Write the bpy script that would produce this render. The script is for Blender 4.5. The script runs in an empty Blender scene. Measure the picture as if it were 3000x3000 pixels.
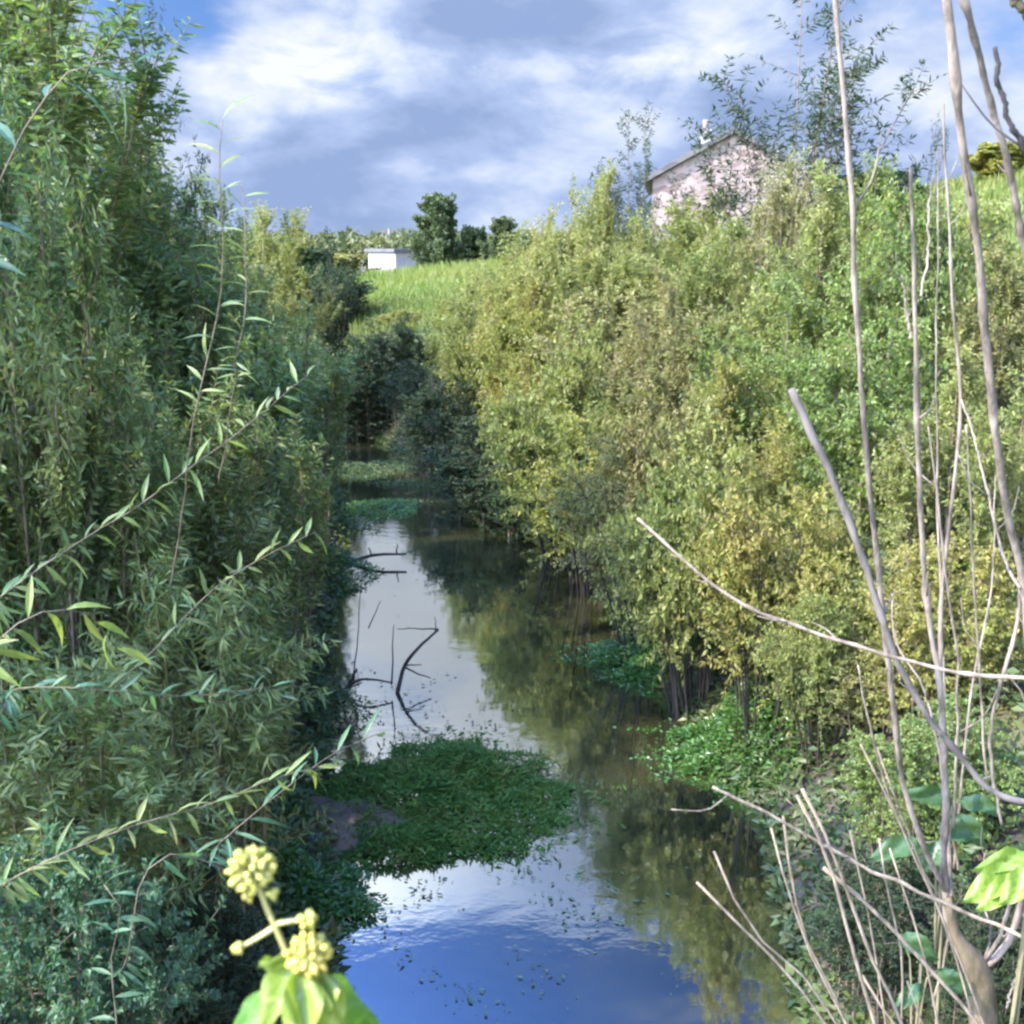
import bpy, math, random
import numpy as np
from mathutils import Vector

R_ = math.radians
scene = bpy.context.scene
COL = scene.collection

# ------------------------------------------------------------------ camera
CAM_H = 4.0
F_PX = 3217.0                    # focal length in photo pixels (3000 px wide)
PITCH = R_(13.6)
cam_d = bpy.data.cameras.new('camera')
cam = bpy.data.objects.new('camera', cam_d)
COL.objects.link(cam)
cam.location = (0, 0, CAM_H)
cam.rotation_euler = (R_(90) - PITCH, 0, 0)
cam_d.sensor_width = 36
cam_d.lens = 36 * F_PX / 3000
cam_d.clip_start = 0.05
cam_d.clip_end = 3000
cam_d.dof.use_dof = True
cam_d.dof.focus_distance = 6.5
cam_d.dof.aperture_fstop = 11
scene.camera = cam

def ray(px, py):
    u = (px - 1500) / F_PX
    v = (1500 - py) / F_PX
    c, s = math.cos(PITCH), math.sin(PITCH)
    return Vector((u, c + v * s, -s + v * c))

def at(px, py, Y):
    """photo pixel (3000 px frame) -> world point at world distance y = Y"""
    d = ray(px, py)
    k = Y / d.y
    return Vector((d.x * k, Y, CAM_H + d.z * k))

# ------------------------------------------------------------------ sun + sky
SUN_EL = R_(46)
SUN_AZ = Vector((-0.93, -0.37, 0)).normalized()          # horizontal direction towards the sun
sun_vec = Vector((SUN_AZ.x * math.cos(SUN_EL), SUN_AZ.y * math.cos(SUN_EL), math.sin(SUN_EL)))
sd = bpy.data.lights.new('sun', 'SUN')
sd.energy = 4.2
sd.angle = R_(0.55)
sd.color = (1.0, 0.90, 0.74)
sun = bpy.data.objects.new('sun', sd)
COL.objects.link(sun)
sun.rotation_euler = sun_vec.to_track_quat('Z', 'Y').to_euler()

world = bpy.data.worlds.new('World')
scene.world = world
world.use_nodes = True
wt = world.node_tree
wt.nodes.clear()

class NT:
    """tiny node builder"""
    def __init__(s, tree): s.t = tree
    def n(s, kind, **kw):
        nd = s.t.nodes.new(kind)
        for k, v in kw.items(): setattr(nd, k, v)
        return nd
    def put(s, sock, v):
        if hasattr(v, 'is_output') or isinstance(v, bpy.types.NodeSocket): s.t.links.new(v, sock)
        else: sock.default_value = v
    def math(s, op, a, b=0.0, c=0.0, clamp=False):
        nd = s.n('ShaderNodeMath', operation=op, use_clamp=clamp)
        s.put(nd.inputs[0], a); s.put(nd.inputs[1], b); s.put(nd.inputs[2], c)
        return nd.outputs[0]
    def vmath(s, op, a, b=(0, 0, 0)):
        nd = s.n('ShaderNodeVectorMath', operation=op)
        s.put(nd.inputs[0], a); s.put(nd.inputs[1], b)
        return nd.outputs['Value'] if op in ('LENGTH', 'DOT_PRODUCT', 'DISTANCE') else nd.outputs[0]
    def rng(s, v, a, b, c=0.0, d=1.0, smooth=True):
        nd = s.n('ShaderNodeMapRange', interpolation_type='SMOOTHSTEP' if smooth else 'LINEAR')
        s.put(nd.inputs[0], v)
        for i, x in enumerate((a, b, c, d)): nd.inputs[i + 1].default_value = x
        return nd.outputs[0]
    def mix(s, f, a, b, mode='MIX'):
        nd = s.n('ShaderNodeMix', data_type='RGBA', blend_type=mode)
        s.put(nd.inputs[0], f); s.put(nd.inputs[6], a); s.put(nd.inputs[7], b)
        return nd.outputs[2]
    def noise(s, vec, scale, detail=4, rough=0.55, dist=0.0):
        nd = s.n('ShaderNodeTexNoise')
        if vec is not None: s.put(nd.inputs['Vector'], vec)
        nd.inputs['Scale'].default_value = scale
        nd.inputs['Detail'].default_value = detail
        nd.inputs['Roughness'].default_value = rough
        nd.inputs['Distortion'].default_value = dist
        return nd
    def ramp(s, f, stops, interp='LINEAR'):
        nd = s.n('ShaderNodeValToRGB')
        s.put(nd.inputs[0], f)
        cr = nd.color_ramp
        cr.interpolation = interp
        while len(cr.elements) < len(stops): cr.elements.new(0.5)
        for e, (p, c) in zip(cr.elements, stops):
            e.position = p
            e.color = (c[0], c[1], c[2], 1)
        return nd.outputs[0]

w = NT(wt)
SKY_K = 0.055
tc = w.n('ShaderNodeTexCoord')
D = tc.outputs['Generated']
sky = w.n('ShaderNodeTexSky', sky_type='NISHITA', sun_disc=False)
sky.sun_elevation = SUN_EL
sky.sun_rotation = math.atan2(SUN_AZ.x, SUN_AZ.y)
sky.air_density = 1.0
sky.dust_density = 0.6
sky.ozone_density = 2.5
blue = w.mix(1.0, sky.outputs[0], (0.40, 0.52, 0.80, 1), 'MULTIPLY')
sep = w.n('ShaderNodeSeparateXYZ'); wt.links.new(D, sep.inputs[0])
el = sep.outputs['Z']
stretch = w.vmath('MULTIPLY', D, (1.0, 1.0, 1.9))
n1 = w.noise(stretch, 6.4, 9, 0.56, 0.15).outputs[0]
n2 = w.noise(w.vmath('ADD', stretch, (3.1, 1.7, 0.4)), 6.0, 8, 0.58, 0.2).outputs[0]

def blob(px, py, wid, hgt):
    """soft patch of cloud round the direction that pixel looks along"""
    d = ray(px, py).normalized()
    k = w.vmath('MULTIPLY', w.vmath('SUBTRACT', D, tuple(d)), (F_PX / wid, F_PX / wid, F_PX / hgt))
    return w.rng(w.vmath('LENGTH', k), 0.0, 1.0, 1.0, 0.0)

def total(lst):
    r = lst[0]
    for x in lst[1:]: r = w.math('ADD', r, x)
    return r

n3 = w.noise(w.vmath('MULTIPLY', D, (1.0, 1.0, 2.2)), 9.0, 8, 0.6, 0.5).outputs[0]
lit = total([w.math('MULTIPLY', blob(920, 190, 460, 230), 0.66),
             w.math('MULTIPLY', blob(1180, 60, 380, 160), 0.30),
             w.math('MULTIPLY', blob(1760, 230, 620, 190), 0.55),
             w.math('MULTIPLY', blob(2050, 120, 420, 150), 0.40),
             w.math('MULTIPLY', blob(1250, 505, 420, 70), 0.30),
             w.math('MULTIPLY', blob(1050, 620, 420, 70), 0.22),
             w.math('MULTIPLY', blob(620, 330, 420, 220), 0.22),
             w.math('MULTIPLY', blob(2650, 360, 520, 200), 0.35)])
lit = w.math('MULTIPLY', lit, w.rng(n3, 0.32, 0.66, 0.0, 1.0))
dark = total([w.math('MULTIPLY', blob(1420, 360, 520, 130), 0.30),
              w.math('MULTIPLY', blob(1150, 420, 700, 110), 0.18),
              w.math('MULTIPLY', blob(1600, 40, 620, 150), 0.25),
              w.math('MULTIPLY', blob(1900, 430, 420, 90), 0.20)])
holes = total([w.math('MULTIPLY', blob(470, 40, 360, 170), 0.42),
               w.math('MULTIPLY', blob(1100, 680, 700, 60), 0.25),
               w.math('MULTIPLY', blob(2900, 130, 380, 220), 0.20)])
upper = w.rng(el, 0.53, 0.63, 0.0, 1.0)                          # clear blue overhead, cloud lower down
upper = w.math('MULTIPLY', upper, w.rng(sep.outputs['Y'], 0.0, 0.5, 0.45, 1.0))
dens = w.math('SUBTRACT', w.math('SUBTRACT', w.math('ADD', w.math('ADD', n1, 0.24), w.math('MULTIPLY', lit, 0.5)), holes), upper)
dens = w.rng(dens, 0.38, 0.72)
band = w.math('MULTIPLY', w.rng(el, 0.20, 0.30, 0.0, 0.62), w.rng(el, 0.46, 0.60, 1.0, 0.0))
lit = w.math('ADD', lit, band)
bright = w.math('SUBTRACT', w.math('ADD', w.math('ADD', w.math('MULTIPLY', w.math('SUBTRACT', n2, 0.5), 3.0), 0.36), lit), dark)
cl = w.ramp(bright, [(0.0, (1.65, 2.25, 3.75)), (0.35, (2.4, 3.05, 4.6)), (0.65, (3.6, 4.1, 5.2)), (1.0, (4.9, 5.1, 5.4))])
skycol = w.mix(dens, blue, cl)
# unseen sky overhead and round the sun raised as added fill light
sunward_fill = w.rng(w.vmath('DOT_PRODUCT', D, tuple(sun_vec)), 0.05, 0.95, 1.0, 14.0)
cc_ = w.n('ShaderNodeCombineColor')
for i_ in range(3): wt.links.new(sunward_fill, cc_.inputs[i_])
sunward_fill = w.math('MULTIPLY', sunward_fill, w.rng(el, 0.68, 0.9, 1.0, 1.7))
for i_ in range(3): wt.links.new(sunward_fill, cc_.inputs[i_])
skycol = w.mix(1.0, skycol, cc_.outputs[0], 'MULTIPLY')
bg = w.n('ShaderNodeBackground')
wt.links.new(skycol, bg.inputs[0])
bg.inputs[1].default_value = SKY_K
wo = w.n('ShaderNodeOutputWorld')
wt.links.new(bg.outputs[0], wo.inputs[0])

scene.view_settings.view_transform = 'Standard'
scene.view_settings.look = 'None'
scene.view_settings.exposure = 1.85
scene.view_settings.gamma = 1.0
scene.render.engine = 'CYCLES'
scene.cycles.max_bounces = 8
scene.cycles.diffuse_bounces = 3
scene.cycles.glossy_bounces = 3
scene.cycles.transmission_bounces = 4
scene.cycles.filter_width = 2.5
scene.cycles.use_denoising = True

# ------------------------------------------------------------------ object helpers
def tag(o, label=None, cat=None, group=None, kind=None):
    if label: o['label'] = label
    if cat: o['category'] = cat
    if group: o['group'] = group
    if kind: o['kind'] = kind
    return o

def empty(name, loc, label, cat, group=None):
    o = bpy.data.objects.new(name, None)
    COL.objects.link(o)
    o.location = loc
    o.empty_display_size = 0.2
    return tag(o, label, cat, group)

def mesh(name, V, F, mat, smooth=False):
    """V (n,3); F (m,k) int array, or list of such arrays"""
    V = np.asarray(V, dtype=np.float32)
    Fs = F if isinstance(F, list) else [F]
    Fs = [np.asarray(f, dtype=np.int32) for f in Fs if len(f)]
    me = bpy.data.meshes.new(name)
    me.vertices.add(len(V))
    me.vertices.foreach_set('co', V.ravel())
    loops = np.concatenate([f.ravel() for f in Fs])
    tot = np.concatenate([np.full(len(f), f.shape[1], dtype=np.int32) for f in Fs])
    start = np.concatenate([[0], np.cumsum(tot)[:-1]]).astype(np.int32)
    me.loops.add(len(loops))
    me.loops.foreach_set('vertex_index', loops)
    me.polygons.add(len(tot))
    me.polygons.foreach_set('loop_start', start)
    me.polygons.foreach_set('loop_total', tot)
    me.polygons.foreach_set('use_smooth', np.full(len(tot), smooth))
    me.update(calc_edges=True)
    me.materials.append(mat)
    return me

def obj(name, me, parent=None, mat=None, loc=None):
    o = bpy.data.objects.new(name, me)
    COL.objects.link(o)
    if parent is not None: o.parent = parent
    if loc is not None: o.location = loc
    if mat is not None:
        o.material_slots[0].link = 'OBJECT'
        o.material_slots[0].material = mat
    return o

def nrm(a):
    return a / (np.linalg.norm(a, axis=-1, keepdims=True) + 1e-9)

# ---- leaves -------------------------------------------------------
def leaves_small(P, Dv, N, L, W, fold=0.25):
    """one folded rhombus per leaf"""
    D_ = nrm(Dv); S = nrm(np.cross(D_, N)); U = np.cross(S, D_)
    L = L[:, None]; W = W[:, None]
    a = P
    b = P + D_ * L * 0.42 + S * W * 0.5 + U * W * fold
    c = P + D_ * L
    d = P + D_ * L * 0.42 - S * W * 0.5 + U * W * fold
    V = np.stack([a, b, c, d], 1).reshape(-1, 3)
    i = np.arange(len(P))[:, None] * 4
    return V, np.concatenate([np.concatenate([i, i + 1, i + 2], 1), np.concatenate([i, i + 2, i + 3], 1)])

def leaves_long(P, Dv, N, L, W, curve, prof=(0.06, 0.75, 1.0, 0.62, 0.04)):
    """curved lanceolate leaf, one strip per leaf, slightly folded along the midrib"""
    D_ = nrm(Dv); S = nrm(np.cross(D_, N)); U = np.cross(S, D_)
    k = len(prof)
    V = []
    for j, pr in enumerate(prof):
        t = j / (k - 1)
        c = P + D_ * (L * t)[:, None] - U * (curve * L * t * t)[:, None]
        V.append(c - S * (W * 0.5 * pr)[:, None] + U * (W * 0.16 * pr)[:, None])
        V.append(c)
        V.append(c + S * (W * 0.5 * pr)[:, None] + U * (W * 0.16 * pr)[:, None])
    V = np.stack(V, 1)
    m = 3 * k
    base = np.arange(len(P))[:, None] * m
    F = []
    for j in range(k - 1):
        for q in (0, 1):
            F.append(np.concatenate([base + 3 * j + q, base + 3 * j + q + 1, base + 3 * j + 3 + q + 1, base + 3 * j + 3 + q], 1))
    return V.reshape(-1, 3), np.concatenate(F)

# ---- stems --------------------------------------------------------
def tubes(polys, sides=5, cap=True):
    """polys: list of (pts (k,3), radii (k,)) -> V, F"""
    Vs, Fs, off = [], [], 0
    tris = []
    ang = np.linspace(0, 2 * np.pi, sides, endpoint=False)
    ca, sa = np.cos(ang), np.sin(ang)
    for pts, rad in polys:
        pts = np.asarray(pts, float); rad = np.asarray(rad, float)
        k = len(pts)
        T = nrm(np.gradient(pts, axis=0))
        ref = np.array([0.31, 0.95, 0.05]) if abs(T[:, 2]).mean() > 0.6 else np.array([0.1, 0.2, 0.97])
        A = nrm(np.cross(T, ref)); B = np.cross(T, A)
        ring = pts[:, None, :] + rad[:, None, None] * (A[:, None, :] * ca[None, :, None] + B[:, None, :] * sa[None, :, None])
        Vs.append(ring.reshape(-1, 3))
        i = np.arange(k - 1)[:, None] * sides
        j = np.arange(sides)[None, :]
        j2 = (j + 1) % sides
        f = np.stack([off + i + j, off + i + j2, off + i + sides + j2, off + i + sides + j], -1).reshape(-1, 4)
        Fs.append(f)
        if cap:
            Vs.append(pts[[0, -1]])
            c0 = off + k * sides
            jj = np.arange(sides); jn = (jj + 1) % sides
            tris.append(np.stack([off + jn, off + jj, np.full(sides, c0)], 1))
            o2 = off + (k - 1) * sides
            tris.append(np.stack([o2 + jj, o2 + jn, np.full(sides, c0 + 1)], 1))
            off += 2
        off += k * sides
    out = [np.concatenate(Fs)]
    if tris: out.append(np.concatenate(tris))
    return np.concatenate(Vs), out

def smooth_path(pts, n=24, rng=None, wob=0.0):
    """centripetal Catmull-Rom through pts"""
    P = np.asarray(pts, float)
    P = np.vstack([2 * P[0] - P[1], P, 2 * P[-1] - P[-2]])
    T = np.concatenate([[0], np.cumsum(np.sqrt(np.linalg.norm(np.diff(P, axis=0), axis=1)) + 1e-6)])
    L = np.concatenate([[0], np.cumsum(np.linalg.norm(np.diff(P[1:-1], axis=0), axis=1))])
    out = []
    for q in np.linspace(0, L[-1] * (1 - 1e-6), n):
        i = max(int(np.searchsorted(L, q, 'right')) - 1, 0)
        f = (q - L[i]) / max(L[i + 1] - L[i], 1e-9)
        p0, p1, p2, p3 = P[i:i + 4]; t0, t1, t2, t3 = T[i:i + 4]
        t = t1 + f * (t2 - t1)
        a1 = p0 * (t1 - t) / (t1 - t0) + p1 * (t - t0) / (t1 - t0)
        a2 = p1 * (t2 - t) / (t2 - t1) + p2 * (t - t1) / (t2 - t1)
        a3 = p2 * (t3 - t) / (t3 - t2) + p3 * (t - t2) / (t3 - t2)
        b1 = a1 * (t2 - t) / (t2 - t0) + a2 * (t - t0) / (t2 - t0)
        b2 = a2 * (t3 - t) / (t3 - t1) + a3 * (t - t1) / (t3 - t1)
        out.append(b1 * (t2 - t) / (t2 - t1) + b2 * (t - t1) / (t2 - t1))
    out = np.array(out)
    if rng is not None and wob:
        w_ = rng.normal(0, wob, out.shape); w_[0] = 0
        w_ = (w_ + np.roll(w_, 1, 0) + np.roll(w_, -1, 0)) / 3
        out = out + w_
    return out

# ------------------------------------------------------------------ materials
def new_mat(name):
    m = bpy.data.materials.new(name)
    m.use_nodes = True
    t = m.node_tree
    t.nodes.clear()
    return m, NT(t)

def leaf_mat(name, cols, trans=0.35, rough=0.45, patch=0.5, patch_scale=1.2, spec=0.35):
    """leaf colours picked per leaf, plus clumps of older and younger growth"""
    m, k = new_mat(name)
    g = k.n('ShaderNodeNewGeometry')
    oi = k.n('ShaderNodeObjectInfo')
    pos = g.outputs['Position']
    nz = k.noise(pos, patch_scale, 3, 0.6).outputs[0]
    r = g.outputs['Random Per Island']
    f = k.math('ADD', k.math('MULTIPLY', r, 1.0 - patch), k.math('MULTIPLY', k.rng(nz, 0.3, 0.7), patch))
    n = len(cols)
    c = k.ramp(f, [(i / (n - 1), cc) for i, cc in enumerate(cols)])
    val = k.math('ADD', k.math('MULTIPLY', k.math('FRACT', k.math('MULTIPLY', r, 7.31)), 0.6), 0.7)
    hsv = k.n('ShaderNodeHueSaturation')
    k.put(hsv.inputs['Value'], val)
    k.put(hsv.inputs['Hue'], k.math('ADD', k.math('MULTIPLY', oi.outputs['Random'], 0.02), 0.49))
    k.put(hsv.inputs['Color'], c)
    p = k.n('ShaderNodeBsdfPrincipled')
    k.put(p.inputs['Base Color'], hsv.outputs[0])
    p.inputs['Roughness'].default_value = rough
    p.inputs['Specular IOR Level'].default_value = spec
    tr = k.n('ShaderNodeBsdfTranslucent')
    k.put(tr.inputs[0], k.mix(1.0, hsv.outputs[0], (1.35, 1.45, 0.7, 1), 'MULTIPLY'))
    mx = k.n('ShaderNodeMixShader')
    mx.inputs[0].default_value = trans
    k.t.links.new(p.outputs[0], mx.inputs[1]); k.t.links.new(tr.outputs[0], mx.inputs[2])
    o = k.n('ShaderNodeOutputMaterial')
    k.t.links.new(mx.outputs[0], o.inputs[0])
    return m

def bark_mat(name, c1, c2, scale=30, rough=0.8, bump=0.3):
    m, k = new_mat(name)
    tcn = k.n('ShaderNodeTexCoord')
    v = k.vmath('MULTIPLY', tcn.outputs['Object'], (1, 1, 0.25))
    nz = k.noise(v, scale, 6, 0.65).outputs[0]
    n2_ = k.noise(tcn.outputs['Object'], scale * 0.18, 3, 0.6).outputs[0]
    f = k.math('ADD', k.math('MULTIPLY', nz, 0.6), k.math('MULTIPLY', n2_, 0.4))
    c = k.mix(k.rng(f, 0.36, 0.64), c1 + (1,), c2 + (1,))
    p = k.n('ShaderNodeBsdfPrincipled')
    k.put(p.inputs['Base Color'], c)
    p.inputs['Roughness'].default_value = rough
    p.inputs['Specular IOR Level'].default_value = 0.25
    b = k.n('ShaderNodeBump')
    b.inputs['Strength'].default_value = bump
    b.inputs['Distance'].default_value = 0.01
    k.put(b.inputs['Height'], nz)
    k.t.links.new(b.outputs[0], p.inputs['Normal'])
    o = k.n('ShaderNodeOutputMaterial')
    k.t.links.new(p.outputs[0], o.inputs[0])
    return m

LM = {}
# shaded willow of the left bank: blue green to olive
LM['willow'] = leaf_mat('willow_leaf', [(.075, .135, .050), (.108, .172, .062), (.138, .195, .064), (.170, .205, .064), (.160, .195, .095), (.25, .20, .06)], 0.40, 0.5, 0.45, 1.1, 0.25)
LM['willow_pale'] = leaf_mat('willow_pale_leaf', [(.085, .140, .075), (.118, .178, .088), (.145, .198, .086), (.175, .215, .10)], 0.30, 0.5, 0.4, 1.2, 0.25)
LM['poplar'] = leaf_mat('upright_leaf', [(.062, .122, .052), (.088, .152, .060), (.118, .176, .064), (.148, .190, .064), (.195, .215, .065)], 0.38, 0.45, 0.5, 0.8)
LM['olive'] = leaf_mat('olive_leaf', [(.110, .148, .040), (.148, .180, .048), (.188, .208, .054), (.225, .230, .066), (.21, .195, .07)], 0.38, 0.5, 0.5, 1.1)
LM['yellow'] = leaf_mat('yellowing_leaf', [(.130, .165, .038), (.180, .198, .044), (.222, .222, .050), (.255, .232, .060), (.24, .195, .065)], 0.40, 0.5, 0.5, 1.3)
LM['fresh'] = leaf_mat('fresh_leaf', [(.085, .140, .034), (.120, .175, .042), (.155, .200, .048), (.20, .225, .062)], 0.40, 0.45, 0.45, 1.5)
LM['brownish'] = leaf_mat('brown_olive_leaf', [(.118, .148, .044), (.155, .172, .052), (.195, .192, .060), (.225, .195, .076), (.18, .20, .055)], 0.35, 0.55, 0.5, 1.6)
LM['deep'] = leaf_mat('deep_green_leaf', [(.035, .085, .046), (.050, .110, .055), (.070, .135, .062), (.095, .15, .07)], 0.35, 0.5, 0.45, 1.4, 0.3)
LM['dark'] = leaf_mat('dark_leaf', [(.016, .034, .018), (.024, .046, .022), (.034, .056, .024), (.048, .066, .028)], 0.28, 0.45, 0.45, 1.2, 0.12)  # dark greens; also put shade and silhouette into leaf colour
LM['cress'] = leaf_mat('water_plant_leaf', [(.030, .088, .020), (.044, .115, .023), (.062, .138, .026), (.09, .15, .034)], 0.32, 0.35, 0.4, 3.0, 0.5)
LM['raft'] = leaf_mat('raft_leaf', [(.026, .072, .016), (.040, .098, .020), (.056, .120, .022), (.09, .135, .028), (.10, .09, .035)], 0.35, 0.6, 0.45, 3.5, 0.08)
LM['ground'] = leaf_mat('undergrowth_leaf', [(.030, .056, .020), (.046, .082, .026), (.070, .104, .030), (.10, .115, .040), (.09, .078, .042)], 0.32, 0.5, 0.5, 1.4)
LM['grass'] = leaf_mat('grass_blade', [(.085, .130, .028), (.120, .160, .034), (.155, .175, .044), (.19, .18, .065)], 0.40, 0.5, 0.55, 0.25)
LM['seed'] = leaf_mat('dry_seed_head', [(.15, .13, .08), (.20, .175, .11), (.25, .22, .15)], 0.25, 0.7, 0.4, 2.0)
LM['floating'] = leaf_mat('floating_leaf', [(.045, .07, .035), (.07, .10, .04), (.11, .11, .06)], 0.1, 0.4, 0.4, 2.0)
LM['far'] = leaf_mat('far_foliage', [(.045, .070, .030), (.065, .090, .034), (.095, .110, .040), (.13, .125, .045)], 0.3, 0.6, 0.6, 0.15)
BM = {}
BM['twig'] = bark_mat('twig_bark', (.075, .058, .040), (.19, .148, .105), 40)
BM['olive_twig'] = bark_mat('green_twig_bark', (.10, .10, .045), (.19, .16, .09), 40)
BM['pale'] = bark_mat('pale_bare_bark', (.065, .052, .040), (.26, .21, .165), 34, .85, .8)
BM['stalk'] = bark_mat('dry_stalk', (.10, .078, .052), (.28, .225, .16), 38, .85, .7)
BM['grey'] = bark_mat('grey_stub_bark', (.07, .06, .052), (.17, .145, .125), 30)
BM['black'] = bark_mat('black_stem_bark', (.012, .010, .010), (.035, .030, .028), 30)
BM['wet_and_shade'] = bark_mat('wet_wood_and_shade_bark', (.014, .012, .010), (.045, .036, .026), 30)  # wet wood on the sticks; painted shade on the arching shrubs
BM['moss'] = bark_mat('mossy_trunk_bark', (.055, .048, .024), (.17, .13, .08), 22, 0.9, 0.9)

# ------------------------------------------------------------------ terrain
YK = np.array([-12, 2, 4, 5.3, 7, 10, 14.5, 18, 21, 25, 30, 40, 60, 700], float)
CK = np.array([.25, .15, .25, .30, .25, -.25, -.70, -1.7, -2.9, -5.0, -8.5, -17, -36, -400], float)
HK = np.array([1.1, 1.1, 1.2, 1.35, 1.62, 1.66, 1.62, 1.25, 1.05, 1.0, 1.0, 1.0, 1.0, 1.0], float)

def vnoise(x, y, s=1.0, seed=0):
    """cheap smooth value noise from sines"""
    return (np.sin(x * 1.3 * s + 1.7 * seed) * np.cos(y * 1.1 * s - seed) + 0.5 * np.sin(x * 2.9 * s + y * 2.3 * s + seed * 2.1)
            + 0.3 * np.sin(x * 5.3 * s - y * 4.7 * s + seed * 0.7)) / 1.8

def terrain(x, y):
    x = np.asarray(x, float); y = np.asarray(y, float)
    c = np.interp(y, YK, CK); h = np.interp(y, YK, HK)
    e = h + 0.16 * vnoise(x * 0 + 3, y, 1.6, 2)
    d = np.abs(x - c) - e
    left = np.interp(d, [-2, -.5, 0, .35, 1.3, 4, 10, 30, 700], [-.55, -.35, 0, .30, .85, 1.5, 2.0, 2.7, 3.4])
    right = np.interp(d, [-2, -.5, 0, .35, 1.1, 3, 7, 14, 24, 60, 700], [-.55, -.35, 0, .35, 1.0, 1.9, 2.5, 3.0, 3.3, 3.4, 3.4])
    hill = 3.4 * np.exp(-(((x - 21) / 10.0) ** 2 + ((y - 40) / 17.0) ** 2))
    hill = hill * np.clip((d - 2) / 6, 0, 1)
    z = np.where(x < c, left, right + hill)
    far = np.clip((y - 45) / 60, 0, 1)
    left = left * (1 - far) + 1.2 * far
    ff = np.clip((y - 46) / 22, 0, 1); ff = ff * ff * (3 - 2 * ff)
    near_f = np.clip((y - 24) / 14, 0, 1)
    rt = right - near_f * np.clip((1.5 - x) / 9, 0, 1) * .55
    rt = rt * (1 - ff) + 1.1 * ff
    z = np.where(x < c, left, rt + hill)
    amp = np.clip(d, 0, 1) * 0.13 + np.clip((d - 8) / 30, 0, 1) * 0.2
    return z + amp * vnoise(x, y, 0.8, 1)

def tz(x, y): return float(terrain(np.array([x]), np.array([y]))[0])

def grid_axis(spans):
    out = []
    for a, b, n in spans: out.append(np.linspace(a, b, n, endpoint=False))
    return np.concatenate(out + [[spans[-1][1]]])

gx = grid_axis([(-700, -60, 16), (-60, -12, 32), (-12, 8, 160), (8, 40, 50), (40, 700, 18)])
gy = grid_axis([(-40, -4, 12), (-4, 26, 200), (26, 70, 70), (70, 900, 30)])
X, Y = np.meshgrid(gx, gy)
Z = terrain(X, Y)
nx, ny = len(gx), len(gy)
I = (np.arange(ny - 1)[:, None] * nx + np.arange(nx - 1)[None, :])
F = np.stack([I, I + 1, I + nx + 1, I + nx], -1).reshape(-1, 4)
gm, k = new_mat('ground_soil_and_grass')
g = k.n('ShaderNodeNewGeometry')
sp = k.n('ShaderNodeSeparateXYZ'); k.t.links.new(g.outputs['Position'], sp.inputs[0])
na = k.noise(g.outputs['Position'], 1.5, 6, 0.65).outputs[0]
nb = k.noise(g.outputs['Position'], 0.12, 4, 0.6).outputs[0]
nc = k.noise(g.outputs['Position'], 9.0, 4, 0.6).outputs[0]
soil = k.mix(k.rng(na, .35, .65), (.028, .022, .015, 1), (.065, .050, .032, 1))
field = k.mix(k.rng(k.math('ADD', k.math('MULTIPLY', nb, .7), k.math('MULTIPLY', nc, .3)), .35, .65), (.080, .120, .026, 1), (.145, .165, .045, 1))
up = k.rng(k.math('ADD', sp.outputs['Z'], k.math('MULTIPLY', na, 0.8)), 1.2, 2.3)
cc = k.mix(up, soil, field)
p = k.n('ShaderNodeBsdfPrincipled')
k.put(p.inputs['Base Color'], cc)
p.inputs['Roughness'].default_value = 0.9
b = k.n('ShaderNodeBump'); b.inputs['Strength'].default_value = 0.5; b.inputs['Distance'].default_value = 0.05
k.put(b.inputs['Height'], nc); k.t.links.new(b.outputs[0], p.inputs['Normal'])
o = k.n('ShaderNodeOutputMaterial'); k.t.links.new(p.outputs[0], o.inputs[0])
tag(obj('ground', mesh('ground', np.stack([X, Y, Z], -1).reshape(-1, 3), F, gm, True)),
    'earth banks and green fields on both sides of the stream', 'ground', kind='structure')

# ------------------------------------------------------------------ water
wm, k = new_mat('stream_water')
g = k.n('ShaderNodeNewGeometry')
rip = k.noise(k.vmath('MULTIPLY', g.outputs['Position'], (1.0, 1.6, 1.0)), 4.5, 3, 0.5, 0.3).outputs[0]
fine = k.noise(k.vmath('MULTIPLY', g.outputs['Position'], (1.0, 1.5, 1.0)), 24, 2, 0.5).outputs[0]
calm = k.rng(k.noise(g.outputs['Position'], 0.45, 2, 0.5).outputs[0], 0.4, 0.65, 0.25, 1.0)
hgt = k.math('ADD', rip, k.math('MULTIPLY', fine, 0.16))
b = k.n('ShaderNodeBump'); b.inputs['Distance'].default_value = 0.012
k.put(b.inputs['Strength'], k.math('MULTIPLY', calm, 0.20))
k.put(b.inputs['Height'], hgt)
mud = k.noise(g.outputs['Position'], 1.1, 5, 0.6).outputs[0]
df = k.n('ShaderNodeBsdfDiffuse')
k.put(df.inputs[0], k.mix(k.rng(mud, .35, .65), (.012, .014, .006, 1), (.032, .030, .012, 1)))
gl = k.n('ShaderNodeBsdfGlossy'); gl.inputs['Roughness'].default_value = 0.035
gl.inputs[0].default_value = (.88, .94, 1, 1)
k.t.links.new(b.outputs[0], gl.inputs['Normal'])
fr = k.n('ShaderNodeFresnel'); fr.inputs[0].default_value = 1.45
k.t.links.new(b.outputs[0], fr.inputs['Normal'])
fac = k.math('ADD', k.math('MULTIPLY', fr.outputs[0], 0.75), 0.37, clamp=True)
ms = k.n('ShaderNodeMixShader')
k.put(ms.inputs[0], fac)
k.t.links.new(df.outputs[0], ms.inputs[1]); k.t.links.new(gl.outputs[0], ms.inputs[2])
o = k.n('ShaderNodeOutputMaterial'); k.t.links.new(ms.outputs[0], o.inputs[0])
ys = np.linspace(-30, 60, 90)
cs = np.interp(ys, YK, CK)
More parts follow.
